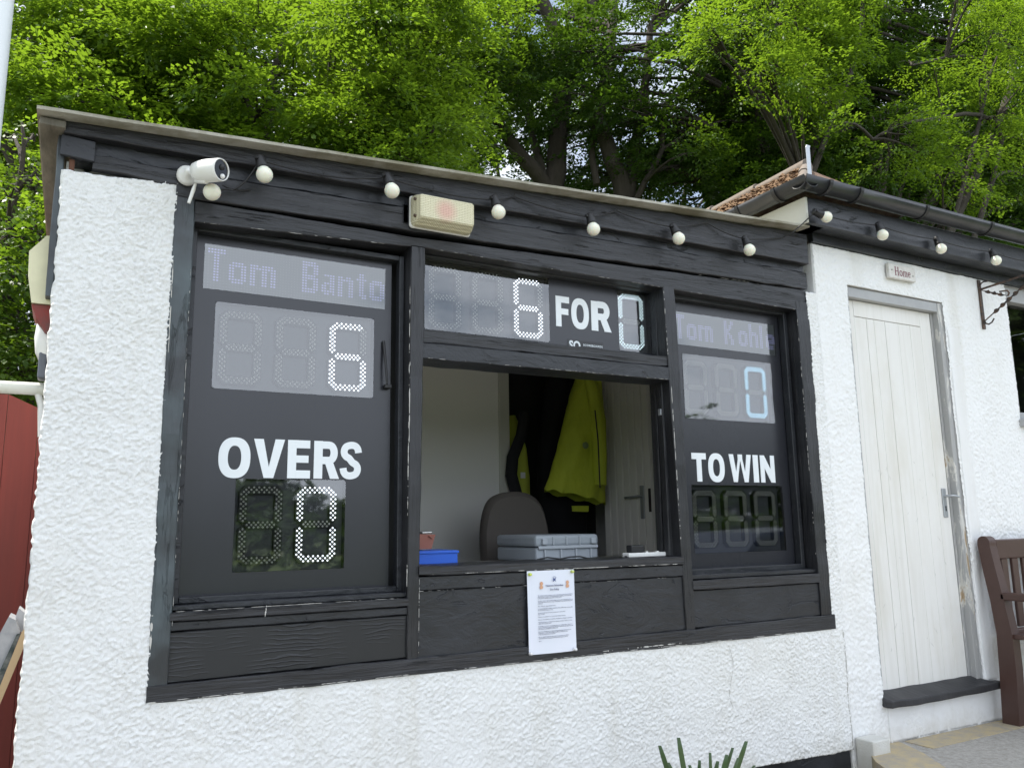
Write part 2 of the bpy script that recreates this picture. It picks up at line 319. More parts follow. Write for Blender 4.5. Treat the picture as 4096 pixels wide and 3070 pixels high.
for i in range(4):
    a0, a1 = Vector((*outer[i], 0)), Vector((*outer[i+1], 0)); b0, b1 = Vector((*inner[i], 0)), Vector((*inner[i+1], 0))
    k = len(kb.v); q = [(a0+(b0-a0)*0), a1, b1+(a1-b1)*.004, b0+(a0-b0)*.004]
    slab(kb, [(p.x, p.y) for p in q], GZ-.1, PZ+.004+.001*i)
tag(obj('paving_kerb', kb, KERBY), 'yellowish lichen stained stone edging of the raised paving', kind='structure')
tag(obj('paving_wall_strip', MB().box(3.72, 9, -.16, -.012, PZ-.01, PZ+.004), KERBY), 'stained strip of paving along the foot of the white wall', kind='structure')
bl = MB(); c0 = W(3405, 2945, -.02)
bl.rbox(3.372, 3.492, -.105, -.006, GZ, -1.022, .006); tag(obj('concrete_block', bl, stucco_mat('flaking_whitewash', (.60, .60, .57), .8)), 'small whitewashed concrete block in the corner where the two buildings meet', 'block')

# ------------------------------------------------------------------ scorers' hut
hut = thing('scorers_hut', 'white roughcast hut with black timber front, thin flat roof and open serving hatch', 'hut', (1.6, 0, GZ))
XJ = 3.350
rough_wall('wall', -.078, XJ+.012, lambda x: -1.075-.012*math.sin(x*2), lambda x: 1.160 if x > .262 else 1.138+.02*min(1, max(0, (x-.05)*5)), STUCCO, hut, .0042, .0062, 0, .12, 1, (.006, 0, .004, .006), 158,
           [(.262, 3.283, -.508, 3), (3.262, 3.4, 1.25, 3)])
obj('wall', MB().box(-.072, XJ, .122, .135, -1.2, -.56).box(-.072, -.02, .136, 2.3, GZ, 1.22).box(-.02, 3.5, 2.2, 2.3, GZ, 1.2), STUCCO, hut)
obj('plinth', MB().box(-.05, XJ, .012, .12, GZ-.05, -1.06), BLK_S, hut)
# --- timber front
def T(name, mat, *a, **k):
    m = MB(); plank(m, *a, **k); return obj(name, m, mat, hut)
T('post', BLK_BLUE, .257, .318, -.470, 1.125, None, None, -.006, .13, along='z', xb0=.256, xb1=.321, seed=1, wob=.002)
T('post', BLK_V, 1.100, 1.142, -.470, 1.064, None, None, -.004, .14, along='z', xb0=1.107, xb1=1.166, seed=2)
T('post', BLK_V, 2.379, 2.432, -.470, 1.066, None, None, -.004, .14, along='z', xb0=2.341, xb1=2.409, seed=3)
T('post', BLK_V, 3.216, 3.288, -.470, 1.100, None, None, -.004, .14, along='z', xb0=3.205, xb1=3.292, seed=4, wob=.002)
T('bottom_rail', BLK_H, .258, 3.30, -.520, -.469, -.520, -.452, -.010, .14, seed=5, wob=.0022)
T('head_board', BLK_H, .322, 1.108, 1.027, 1.104, 1.062, 1.104, .001, .14, seed=6)
T('head_board', BLK_H, 1.108, 3.292, 1.066, 1.104, 1.052, 1.168, .000, .14, seed=7)
T('lintel_board', BLK_H, .258, 3.296, 1.106, 1.196, 1.172, 1.262, -.007, .14, seed=8, wob=.003)
T('lintel_board', BLK_H, .005, .258, 1.150, 1.20, 1.144, 1.197, -.009, .02, seed=18, wob=.003)
T('lintel_board', BLK_S, -.06, 3.292, 1.198, 1.262, 1.265, 1.33, .012, .14, seed=9, wob=.003)
T('fascia_board', BLK_H, -.082, 3.291, 1.247, 1.288, 1.300, 1.462, -.030, .010, seed=10, wob=.0018)
T('corner_cover_board', BLK_S, -.088, .008, 1.178, 1.249, 1.172, 1.244, -.014, .0, seed=11)
T('corner_batten', BLK_BLUE, -.098, -.076, .72, 1.262, None, None, .012, .06, along='z', seed=12)
obj('exposed_brick', MB().rbox(-.062, -.046, .004, .05, 1.138, 1.176, .003), simple('rusty_brick', (.11, .05, .03), .9), hut)
T('transom', BLK_H, 1.143, 2.360, .690, .741, .690, .738, .002, .14, seed=13, wob=.003)
T('transom', BLK_S, 1.142, 2.368, .625, .688, .627, .688, -.004, .14, seed=14)
# left bay sill and panel
T('sill', BLK_H, .312, 1.104, -.283, -.255, -.283, -.255, -.012, .13, seed=15)
T('sill', BLK_S, .322, 1.104, -.253, -.236, -.253, -.236, .012, .13, seed=16)
T('lower_panel', BLK_S, .310, 1.103, -.313, -.285, -.313, -.285, .000, .12, seed=17)
lp = MB(); plank(lp, .310, 1.103, -.468, -.315, -.462, -.315, .006, .12, seed=19)
GRAINP = M('deep_grained_black_board', rough=.45); _g = GRAINP.n('TexWave'); _g.wave_type = 'BANDS'; _g.bands_direction = 'Z'; _g.inputs['Scale'].default_value = 22; _g.inputs['Distortion'].default_value = 9; _g.inputs['Detail'].default_value = 3; _g.inputs['Detail Scale'].default_value = 1.2
GRAINP.l(GRAINP.pos((.28, 1, 1)), _g.inputs['Vector']); GRAINP.b.inputs['Base Color'].default_value = (.014, .015, .017, 1)
GRAINP.bump(GRAINP.math('MULTIPLY', GRAINP.math('POWER', _g.outputs['Fac'], 6), GRAINP.ramp(GRAINP.noise(5, 4), .44, .62)), .5, .004); obj('lower_panel', lp, GRAINP.m, hut)
# centre bay
T('sill', BLK_H, 1.142, 2.376, -.180, -.146, -.184, -.150, -.014, .20, seed=20, wob=.0025)
T('sill', BLK_S, 1.142, 2.380, -.232, -.182, -.232, -.186, -.004, .12, seed=21)
T('lower_panel', BLK_S, 1.144, 2.385, -.468, -.234, -.458, -.234, .003, .12, seed=22, wob=.0006)
# right bay
T('sill', BLK_S, 2.420, 3.214, -.252, -.232, -.254, -.236, .010, .13, seed=23)
T('sill', BLK_H, 2.425, 3.217, -.296, -.254, -.300, -.256, -.008, .13, seed=24)
T('lower_panel', BLK_S, 2.434, 3.217, -.456, -.298, -.454, -.302, .004, .12, seed=25)
# sash strips around each score board (set back)
def sash(x0, x1, z0, z1, y0, y1, wd):
    m = MB(); m.rbox(x0, x0+wd, y0, y1, z0, z1, .003).rbox(x1-wd, x1, y0, y1, z0, z1, .003).rbox(x0+wd, x1-wd, y0+.001, y1, z1-wd, z1, .003).rbox(x0+wd, x1-wd, y0+.001, y1, z0, z0+wd, .003)
    obj('window_frame', m, BLK_S, hut)
sash(.322, 1.104, -.236, 1.040, .060, .099, .020); sash(2.420, 3.200, -.236, 1.062, .060, .099, .024)
sash(1.150, 2.352, .742, 1.0655, .060, .099, .010)
# hatch: inner frame on the right, runner on top
m = MB(); m.rbox(2.348, 2.376, .05, .085, -.15, .62, .004).rbox(2.352, 2.374, .10, .13, -.15, .62, .004); obj('hatch_frame', m, BLK_V, hut)
obj('hatch_latch', MB().rbox(2.340, 2.349, .055, .075, .475, .505, .002), GALV, hut)
# white chips of old paint along the edges
ch = MB()
def chips(p0, p1, n, y, seed, lmax=.02, wmax=.0022, ax='x'):
    rr = random.Random(seed)
    for i in range(n):
        t = rr.random(); c = Vector(p0)*(1-t)+Vector(p1)*t; L = lmax*rr.random()**2+.002; w_ = wmax*(.35+.65*rr.random()); k = rr.randint(5, 7)
        pl = []
        for a in range(k):
            th = 2*math.pi*a/k; q = .6+.5*rr.random(); dx, dz = math.cos(th)*q*L/2, math.sin(th)*q*w_/2
            if ax == 'z': dx, dz = dz, dx
            pl.append((c.x+dx, c.z+dz))
        ch.prism(pl, y-.0008-.0001*rr.random(), y+.001)
for a in (((1.146, 0, -.16), (1.170, 0, 1.0), 0, 0, 0),): pass
chips((1.144, 0, -.45), (1.146, 0, -.19), 24, -.004, 1, .03, .002, 'z'); chips((1.098, 0, -.2), (1.103, 0, .9), 40, -.004, 2, .05, .003, 'z'); chips((1.103, 0, .30), (1.105, 0, .62), 14, -.004, 3, .09, .005, 'z')
chips((2.372, 0, -.14), (2.360, 0, .60), 46, -.004, 4, .06, .004, 'z'); chips((.320, 0, -.3), (.318, 0, .9), 40, -.006, 5, .04, .002, 'z'); chips((3.205, 0, -.2), (3.203, 0, 1.0), 40, -.004, 6, .03, .0022, 'z')
chips((.33, 0, -.253), (1.09, 0, -.253), 46, -.012, 7, .06, .002); chips((1.16, 0, -.176), (2.34, 0, -.18), 70, -.014, 8, .07, .003); chips((.27, 0, -.516), (3.25, 0, -.516), 150, -.010, 9, .05, .003)
chips((1.15, 0, .628), (2.35, 0, .630), 60, -.004, 10, .03, .0016); chips((1.15, 0, -.234), (2.36, 0, -.236), 40, -.005, 11, .02, .0016); chips((3.292, 0, -.4), (3.292, 0, 1.1), 60, -.004, 12, .02, .003, 'z')
chips((.35, 0, 1.03), (1.1, 0, 1.062), 18, .001, 13, .05, .0016); chips((1.2, 0, 1.067), (3.2, 0, 1.055), 40, .0, 14, .03, .0014); chips((.60, 0, -.29), (.605, 0, -.25), 8, -.013, 15, .02, .006, 'z'); chips((2.35, 0, .74), (2.343, 0, 1.05), 12, -.004, 16, .03, .003, 'z')
chips((.263, 0, .55), (.262, 0, .85), 30, -.007, 17, .08, .004, 'z'); chips((.261, 0, -.36), (.261, 0, -.25), 4, -.008, 18, .10, .010, 'z'); chips((1.9, 0, -.508), (2.35, 0, -.508), 16, -.011, 19, .05, .008)
def crack(pts, y, r, parent, n=26, sd=0):
    P_ = catmull(pts, 8); obj('crack', MB().tube([(a+.0035*noise.noise(Vector((b*30, sd, 0))), y, b) for a, b in P_], [r*(.6+.8*abs(noise.noise(Vector((b*17, sd, 2))))) for a, b in P_], 4), CRACKM, parent)
CRACKM = simple('dirt_filled_crack', (.26, .24, .20), .9)
crack([(3.352, -.53), (3.356, -.70), (3.349, -.85), (3.357, -1.0), (3.354, -1.06)], -.0045, .0016, hut, sd=1)
crack([(2.61, -.54), (2.63, -.62), (2.60, -.74), (2.615, -.80)], -.0058, .0008, hut, sd=2)
tag(obj('paint_chips', ch, simple('old_cream_paint', (.50, .49, .46), .7), hut), kind='stuff')
# roof sheet
rf = MB(); zl0, zr0 = 1.279, 1.470; yf = -.092; yb = 2.55
rs = []; n = 60
for i in range(n+1):
    t = i/n; x = -.158+(3.245+.158)*t; z = zl0+(zr0-zl0)*t; q = noise.noise(Vector((x*6, 0, 0)))*.003; q2 = noise.noise(Vector((x*25, 4, 0)))*.0015
    rs.append([(x, yf+q+q2, z+q2), (x, yf+q, z+.011+q2), (x, yb, z+.13), (x, yb, z+.115)])
v = [p for r in rs for p in r]; f = []
for i in range(n):
    for k in range(4): a, b = i*4+k, i*4+(k+1) % 4; f.append((a, a+4, b+4, b))
f += [(0, 1, 2, 3), tuple(n*4+k for k in (3, 2, 1, 0))]; rf.add(v, f); obj('roof', rf, ROOFS, hut)
sm_ = MB()
for (a, b, s0) in ((-.150, -.078, 0),):
    for j in range(9): y0 = -.05+j*.27; sm_.rbox(a, b, y0, y0+.262, 1.255+y0*.045, 1.266+y0*.045+.012, .003)
obj('soffit', sm_, SOFFIT, hut)
# --- interior
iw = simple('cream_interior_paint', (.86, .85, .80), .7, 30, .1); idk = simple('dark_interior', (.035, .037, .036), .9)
obj('interior_wall', MB().box(-.02, 2.275, 1.50, 1.54, GZ, 1.19).box(3.32, 3.36, .14, 2.2, GZ, 1.2).box(-.02, .0, .14, 2.2, GZ, 1.2), iw, hut)
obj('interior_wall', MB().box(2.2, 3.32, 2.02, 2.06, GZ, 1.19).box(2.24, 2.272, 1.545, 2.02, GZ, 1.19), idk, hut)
obj('door_architrave', MB().rbox(2.272, 2.342, 1.485, 1.545, GZ, 1.19, .006), simple('cream_gloss', (.58, .57, .50), .45), hut)
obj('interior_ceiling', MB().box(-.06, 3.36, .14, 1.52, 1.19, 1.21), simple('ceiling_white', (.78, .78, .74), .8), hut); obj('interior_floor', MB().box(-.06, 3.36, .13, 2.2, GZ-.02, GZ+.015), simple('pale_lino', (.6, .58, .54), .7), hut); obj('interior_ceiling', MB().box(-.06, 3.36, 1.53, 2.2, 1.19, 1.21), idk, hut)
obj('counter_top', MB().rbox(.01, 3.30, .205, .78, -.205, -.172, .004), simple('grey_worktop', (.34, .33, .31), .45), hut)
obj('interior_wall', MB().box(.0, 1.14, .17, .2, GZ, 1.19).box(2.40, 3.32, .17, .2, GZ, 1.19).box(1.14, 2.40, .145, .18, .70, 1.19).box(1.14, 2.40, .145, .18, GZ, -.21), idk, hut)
# tongue and groove inner door standing ajar
idoor = simple('grey_cream_tongue_and_groove', (.84, .82, .75), .55); dr = MB(); A = W(2408, 1800, 1.48); B = W(2598, 1800, 1.10); dv = Vector((B.x-A.x, B.y-A.y, 0)); Ld = dv.length; dv.normalize(); ang = math.atan2(dv.y, dv.x)
MT = Matrix.Translation(Vector((A.x, A.y, 0))) @ Matrix.Rotation(ang, 4, 'Z')
for i in range(7): dr.rbox(Ld*i/7+.003, Ld*(i+1)/7-.003, 0, .035, -1.5, 1.18, .004, 1, MT)
dr.box(0, Ld, .012, .036, -1.49, 1.17, MT)
ido = obj('inner_door', dr, idoor, hut)
hd = MB(); hd.rbox(Ld-.085, Ld-.055, -.008, .0, .02, .22, .002, 1, MT); hd.tube([MT @ Vector((Ld-.07, -.005, .155)), MT @ Vector((Ld-.07, -.045, .155)), MT @ Vector((Ld-.10, -.05, .152)), MT @ Vector((Ld-.17, -.048, .148))], .007)
obj('door_handle', hd, GALV, ido); obj('lock_plate', MB().rbox(Ld-.022, Ld-.004, -.004, .001, .06, .20, .001, 1, MT), simple('dark_brown_metal', (.03, .02, .018), .6), ido)

# ------------------------------------------------------------------ score boards
def seg_led(x0, x1, z0, z1, horiz, st):
    """led positions of one segment, three staggered rows"""
    out = []
    if horiz:
        n = 7; p = (x1-x0)/(n); cz = (z0+z1)/2
        for r, dz in ((-1, -st), (0, 0), (1, st)):
            k = n if r == 0 else n-1
            for i in range(k): out.append(((x0+x1)/2+(i-(k-1)/2)*p, cz+dz))
    else:
        n = 7; p = (z1-z0)/(n); cx = (x0+x1)/2
        for r, dx in ((-1, -st), (0, 0), (1, st)):
            k = n if r == 0 else n-1
            for i in range(k): out.append((cx+dx, (z0+z1)/2+(i-(k-1)/2)*p))
    return out
LIT = {'0': 'abcdef', '6': 'acdefg', '8': 'abcdefg', '': ''}
def dome(mb, x, z, y, r, h, n=7):
    v = [(x+r*math.cos(2*math.pi*k/n), y, z+r*math.sin(2*math.pi*k/n)) for k in range(n)]+[(x+.62*r*math.cos(2*math.pi*k/n), y-h*.8, z+.62*r*math.sin(2*math.pi*k/n)) for k in range(n)]+[(x, y-h, z)]
    mb.add(v, [(k, (k+1) % n, n+(k+1) % n, n+k) for k in range(n)]+[(n+k, n+(k+1) % n, 2*n) for k in range(n)], True)
def digit(parent, x0, x1, z0, z1, ch_, lit_mat, y=.116):
    t = .0300; c = .020; zm = (z0+z1)/2; g = .0012; k = t/2
    mb = MB(); segs = {
        'a': [(x0+c, z1), (x1-c, z1), (x1-c*.35, z1-c*.65), (x1-t, z1-t), (x0+t, z1-t), (x0+c*.35, z1-c*.65)],
        'd': [(x0+c, z0), (x0+c*.35, z0+c*.65), (x0+t, z0+t), (x1-t, z0+t), (x1-c*.35, z0+c*.65), (x1-c, z0)],
        'g': [(x0+k+.004, zm), (x0+t, zm+k*.95), (x1-t, zm+k*.95), (x1-k-.004, zm), (x1-t, zm-k*.95), (x0+t, zm-k*.95)],
        'f': [(x0, z1-c), (x0+c*.32, z1-c*.72), (x0+t-g, z1-t-g), (x0+t-g, zm+k+g), (x0+k, zm+g+.002), (x0, zm+k)],
        'b': [(x1, z1-c), (x1, zm+k), (x1-k, zm+g+.002), (x1-t+g, zm+k+g), (x1-t+g, z1-t-g), (x1-c*.32, z1-c*.72)],
        'e': [(x0, z0+c), (x0, zm-k), (x0+k, zm-g-.002), (x0+t-g, zm-k-g), (x0+t-g, z0+t+g), (x0+c*.32, z0+c*.72)],
        'c': [(x1, z0+c), (x1-c*.32, z0+c*.72), (x1-t+g, z0+t+g), (x1-t+g, zm-k-g), (x1-k, zm-g-.002), (x1, zm-k)]}
    for s_, p in segs.items(): mb.prism(p, y, y+.022)
    dg = obj('digit', mb, DIGIT, parent)
    st = .0082; H = {'a': (x0+c*.7, x1-c*.7, z1-t, z1), 'd': (x0+c*.7, x1-c*.7, z0, z0+t), 'g': (x0+k+.006, x1-k-.006, zm-k, zm+k)}
    V = {'f': (x0, x0+t, zm+k*.4, z1-c*.7), 'b': (x1-t, x1, zm+k*.4, z1-c*.7), 'e': (x0, x0+t, z0+c*.7, zm-k*.4), 'c': (x1-t, x1, z0+c*.7, zm-k*.4)}
    on, off = MB(), MB()
    for s_ in 'abcdefg':
        q = H.get(s_) or V[s_]
        for (lx, lz) in seg_led(*q, s_ in H, st):
            if s_ in LIT[ch_]: dome(on, lx, lz, y, .0036, .003)
            else: dome(off, lx, lz, y, .0040, .002)
    if off.v: tag(obj('unlit_leds', off, LED_OFF, dg), kind='stuff')
    if on.v: tag(obj('lit_leds', on, lit_mat, dg), kind='stuff')
    return dg
def display_window(parent, x0, x1, z0, z1, digits, lit_mat, dz=.0215, dw=.150, gap=.0455, x_first=None):
    bk = MB().box(x0, x1, .138, .146, z0, z1); obj('display_back', bk, BACKING, parent)
    x = x0+.018 if x_first is None else x_first
    for c in digits: digit(parent, x, x+dw, z0+dz, z1-dz, c, lit_mat); x += dw+gap
    e = .0006; r = .010; poly = []
    for cx, cz, a0 in ((x1-r, z1-r, 0), (x0+r, z1-r, 90), (x0+r, z0+r, 180), (x1-r, z0+r, 270)):
        for k in range(5): a = R(a0+22.5*k); poly.append((cx+r*math.cos(a), cz+r*math.sin(a)))
    n = len(poly); obj('display_pane', MB().add([(p[0], .0985, p[1]) for p in poly], [tuple(range(n))]), GLASS, parent)
def grid_plate(x0, x1, z0, z1, holes, y0=.100, y1=.104):
    xs_ = sorted({x0, x1, *[h[0] for h in holes], *[h[1] for h in holes]}); zs_ = sorted({z0, z1, *[h[2] for h in holes], *[h[3] for h in holes]})
    mb = MB(); idx = {}
    def solid(cx, cz): return x0 < cx < x1 and z0 < cz < z1 and not any(h[0] < cx < h[1] and h[2] < cz < h[3] for h in holes)
    for i in range(len(xs_)-1):
        for j in range(len(zs_)-1):
            a, b, c, d = xs_[i], xs_[i+1], zs_[j], zs_[j+1]
            if not solid((a+b)/2, (c+d)/2): continue
            mb.add([(a, y0, c), (b, y0, c), (b, y0, d), (a, y0, d)], [(0, 1, 2, 3)])
            for (cx, cz, e0, e1) in ((a-1e-5, (c+d)/2, (a, c), (a, d)), (b+1e-5, (c+d)/2, (b, d), (b, c)), ((a+b)/2, c-1e-5, (b, c), (a, c)), ((a+b)/2, d+1e-5, (a, d), (b, d))):
                if not solid(cx, cz): mb.add([(e0[0], y0, e0[1]), (e0[0], .136, e0[1]), (e1[0], .136, e1[1]), (e1[0], y0, e1[1])], [(3, 2, 1, 0)])
    return mb
F8 = {'T': ['111111', '111111']+['001100']*10, 'o': ['']*4+['011110', '111111']+['110011']*4+['111111', '011110'],
      'm': ['']*4+['111011110', '111111111']+['110011011']*6, 'B': ['111110', '111111', '110011', '110011', '110011', '111110', '111111', '110011', '110011', '110011', '111111', '111110'],
      'a': ['']*4+['01111', '00011', '00011', '01111', '11011', '11011', '11111', '01101'], 'n': ['']*4+['110110', '111111']+['110011']*6,
      't': ['']*2+['0110', '0110', '1111', '0110', '0110', '0110', '0110', '0110', '0111', '0011'], 'K': ['110011', '110011', '110110', '110110', '111100', '111000', '111100', '110110', '110110', '110011', '110011', '110011'],
      'h': ['110000']*4+['111110', '111111']+['110011']*6, 'l': ['11']*12, 'e': ['']*4+['011110', '111111', '110011', '111111', '111111', '110000', '111110', '011110']}
def matrix(parent, x0, x1, z0, z1, items):
    obj('matrix_face', MB().box(x0, x1, .106, .112, z0, z1), MATBACK, parent)
    px = (x1-x0)/64; pz = (z1-z0)/16; grid = [[0]*64 for _ in range(16)]
    for ch_, col0 in items:
        for r_, row in enumerate(F8[ch_]):
            for c_, b in enumerate(row):
                if b == '1' and col0+c_ < 64: grid[r_+1][col0+c_] = 1
    on, off = MB(), MB()
    for r_ in range(16):
        for c_ in range(64):
            x = x0+px*(c_+.5); z = z1-pz*(r_+.5); h = .0034 if grid[r_][c_] else .0012; y = .1050
            q = [(x-h, y, z-h*.8), (x+h, y, z-h*.8), (x+h, y, z+h*.8), (x-h, y, z+h*.8)]
            (on if grid[r_][c_] else off).add(q, [(0, 1, 2, 3)])
    tag(obj('matrix_leds', off, MATDOT, parent), kind='stuff'); tag(obj('matrix_text', on, LED_P, parent), kind='stuff')
    obj('display_pane', MB().add([(x0, .0988, z0), (x1, .0988, z0), (x1, .0988, z1), (x0, .0988, z1)], [(0, 1, 2, 3)]), GLASS, parent)
# heavy sans lettering, unit cap height, drawn as strokes and blocks
def sup(cx, cz, a, b, e=2.4, n=40):
    o = []
    for k in range(n):
        t = 2*math.pi*k/n; c, s_ = math.cos(t), math.sin(t); o.append((cx+a*math.copysign(abs(c)**(2/e), c), cz+b*math.copysign(abs(s_)**(2/e), s_)))
    return o
def stroke(pts, ws):
    L_, R_ = [], []
    for i, p in enumerate(pts):
        a = Vector(pts[max(i-1, 0)]); b = Vector(pts[min(i+1, len(pts)-1)]); d = (b-a).normalized(); nn = Vector((-d.y, d.x)); w_ = ws if isinstance(ws, float) else ws[i]
        L_.append((p[0]+nn.x*w_/2, p[1]+nn.y*w_/2)); R_.append((p[0]-nn.x*w_/2, p[1]-nn.y*w_/2))
    return L_, R_
def glyph(mb, ch_, X, Z, w_, h, y):
    P = lambda pl: [(X+a*w_, Z+b*h) for a, b in pl]
    d = [0]
    def pr(pl): d[0] += .00025; mb.prism(P(pl), y-.0012-d[0], y)
    def st(pts, wd):
        asp = h/w_; pp = [(a, b*asp) for a, b in pts]; L_, R_ = stroke(pp, wd); n = len(L_); d[0] += .00025
        q = [(X+a*w_, y-.0012-d[0], Z+b*w_) for a, b in L_+R_]+[(X+a*w_, y, Z+b*w_) for a, b in L_+R_]
        f = [(i, i+1, n+i+1, n+i) for i in range(n-1)]+[(i, 2*n+i, 2*n+i+1, i+1) for i in range(n-1)]+[(n+i, n+i+1, 3*n+i+1, 3*n+i) for i in range(n-1)]
        mb.add(q, [tuple(reversed(g)) for g in f]+[(0, n, 3*n, 2*n), (n-1, 3*n-1, 4*n-1, 2*n-1)])
    if ch_ == 'O': mb.ring([(X+a*w_, Z+b*h) for a, b in sup(.5, .5, .5, .515)], [(X+a*w_, Z+b*h) for a, b in sup(.5, .5, .5-.29, .515-.21, 2.3)], y-.0014, y)
    if ch_ == 'V': pr([(0, 1), (.31, 1), (.5, .28), (.5, 0), (.345, 0)]); pr([(.69, 1), (1, 1), (.655, 0), (.5, 0), (.5, .28)])
    if ch_ == 'E': pr([(0, 0), (.38, 0), (.38, 1), (0, 1)]); pr([(.38, .79), (.98, .79), (.98, 1), (.38, 1)]); pr([(.38, .41), (.92, .41), (.92, .60), (.38, .60)]); pr([(.38, 0), (1, 0), (1, .21), (.38, .21)])
    if ch_ == 'F': pr([(0, 0), (.40, 0), (.40, 1), (0, 1)]); pr([(.40, .79), (1, .79), (1, 1), (.40, 1)]); pr([(.40, .40), (.92, .40), (.92, .60), (.40, .60)])
    if ch_ == 'T': pr([(0, .78), (1, .78), (1, 1), (0, 1)]); pr([(.33, 0), (.67, 0), (.67, .78), (.33, .78)])
    if ch_ == 'I': pr([(0, 0), (1, 0), (1, 1), (0, 1)])
    if ch_ == 'N': pr([(0, 0), (.29, 0), (.29, 1), (0, 1)]); pr([(.71, 0), (1, 0), (1, 1), (.71, 1)]); pr([(.29, 1), (.29, .52), (.71, 0), (.71, .48)])
    if ch_ == 'W': pr([(0, 1), (.20, 1), (.30, .36), (.41, .86), (.41, 1), (.40, 1), (.5, 1), (.5, .78), (.36, 0), (.17, 0)][:4]+[(.41, .9), (.5, .80), (.345, 0), (.17, 0)]); pr([(1, 1), (.80, 1), (.70, .36), (.59, .9), (.5, .80), (.655, 0), (.83, 0)]); pr([(.40, .84), (.40, 1), (.60, 1), (.60, .84), (.5, .76)])
    if ch_ == 'R':
        pr([(0, 0), (.35, 0), (.35, 1), (0, 1)]); pts = [(.35, .895)]+[(.60+.20*math.cos(a)+.02, .69+.205*math.sin(a)) for a in [math.pi/2-math.pi*k/12 for k in range(13)]]+[(.35, .485)]
        st(pts, .33*.9*(.35/.35)); pr([(.36, .36), (.62, .40), (1.0, 0), (.66, 0)]) if False else pr([(.45, .42), (.78, .44), (1.04, 0), (.67, 0)])
    if ch_ == 'S':
        top = [(.835, .70), (.80, .80), (.70, .872), (.56, .895), (.42, .885), (.28, .845), (.205, .755), (.215, .665), (.30, .595), (.42, .555)]
        pts = top+[(.5, .5+.028)]+[(.5, .5-.0)]+[(1-a, 1-b) for a, b in reversed(top)]; pts = [p for k_, p in enumerate(pts) if k_ != 10]
        pts = catmull(pts); st(pts, .30)
def word(parent, items, y=.0998, name='lettering'):
    mb = MB()
    for ch_, x0, x1, z0, z1 in items: glyph(mb, ch_, x0, z0, x1-x0, z1-z0, y)
    return obj(name, mb, LETTER, parent)
sbl = thing('scoreboard', 'tall black electronic scoreboard marked OVERS with a 6 above and 0 below, left window', 'scoreboard', (.70, .12, -.23))
hl = [(.372, 1.040, .828, .991), (.417, .997, .477, .785), (.511, .897, -.146, .168)]
obj('board', grid_plate(.340, 1.066, -.236, 1.024, hl), BOARD, sbl)
matrix(sbl, *hl[0], [('T', 1), ('o', 8), ('m', 15), ('B', 33), ('a', 40), ('n', 46), ('t', 53), ('o', 58)])
display_window(sbl, *hl[1], ['', '', '6'], LED_W); display_window(sbl, *hl[2], ['', '0'], LED_W, x_first=.527)
z0, z1 = .172, .308
word(sbl, [('O', .450, .556, z0, z1), ('V', .566, .673, z0, z1), ('E', .684, .765, z0, z1), ('R', .778, .868, z0, z1), ('S', .872, .958, z0-.003, z1+.003)])
dsh = MB().tube([(1.034, .094, .70), (1.038, .075, .60), (1.042, .070, .53)], [.006, .005, .004], 8).rbox(1.035, 1.062, .070, .094, .515, .53, .002)
obj('stay_arm', dsh, RUBBER, sbl)
sbc = thing('scoreboard', 'black electronic scoreboard reading 6 FOR 0 in the wide shallow window over the hatch', 'scoreboard', (1.75, .12, .76))
hc = [(1.205, 1.788, .768, 1.058), (2.156, 2.345, .768, 1.058)]
obj('board', grid_plate(1.165, 2.350, .745, 1.066, [(a, b, c, d) for a, b, c, d in hc]), BOARD, sbc)
display_window(sbc, *hc[0], ['', '', '6'], LED_W, dz=.012, x_first=1.228); display_window(sbc, *hc[1], ['0'], emit('lit_pale_led', (.70, .92, 1), 1.0), dz=.012, x_first=2.168)
word(sbc, [('F', 1.822, 1.892, .845, .982), ('O', 1.902, 1.995, .845, .982), ('R', 2.008, 2.112, .845, .982)])
def text_mesh(txt, size, x, z, y, mat, parent, name='lettering', bold=0.0, align='LEFT', space=1.0, ext=.0002, sx=1.0, res=3, rows=1.0):
    cu = bpy.data.curves.new(name, 'FONT'); cu.body = txt; cu.size = size; cu.offset = bold; cu.align_x = align; cu.extrude = ext; cu.space_character = space; cu.resolution_u = res; cu.space_line = rows
    t = bpy.data.objects.new(name, cu); COL.objects.link(t); t.rotation_euler = (R(90), 0, 0); t.location = (x, y, z); t.scale = (sx, 1, 1)
    bpy.context.view_layer.update(); dg = bpy.context.evaluated_depsgraph_get(); me = bpy.data.meshes.new_from_object(t.evaluated_get(dg)); mw = t.matrix_world.copy()
    L = Vector((0, 0, 0)); q = parent
    while q: L += q.location; q = q.parent
    me.transform(Matrix.Translation(-L) @ mw); me.materials.clear(); me.materials.append(mat)
    bpy.data.objects.remove(t); bpy.data.curves.remove(cu); o = bpy.data.objects.new(name, me); COL.objects.link(o); o.parent = parent; return o
lg = MB(); lg.box(1.878, 2.068, .0992, .0998, .7455, .792); lgo = obj('maker_label', lg, simple('label_black', (.012, .012, .013), .3), sbc)
text_mesh('SO', .052, 1.886, .7505, .0988, LETTER, lgo, 'label_text', .0022, sx=.9); text_mesh('SCOREBOARDS', .0135, 1.960, .769, .0988, LETTER, lgo, 'label_text', .0003, space=1.15)
sbr = thing('scoreboard', 'tall black electronic scoreboard marked TO WIN with a pale blue 0 in the right window', 'scoreboard', (2.80, .12, -.23))
hr = [(2.480, 3.148, .828, .989), (2.522, 3.105, .477, .785), (2.538, 3.122, -.146, .166)]
obj('board', grid_plate(2.41, 3.176, -.236, 1.048, hr), BOARD, sbr)
matrix(sbr, *hr[0], [('T', 1), ('o', 8), ('m', 15), ('K', 31), ('o', 40), ('h', 47), ('l', 54), ('e', 58)])
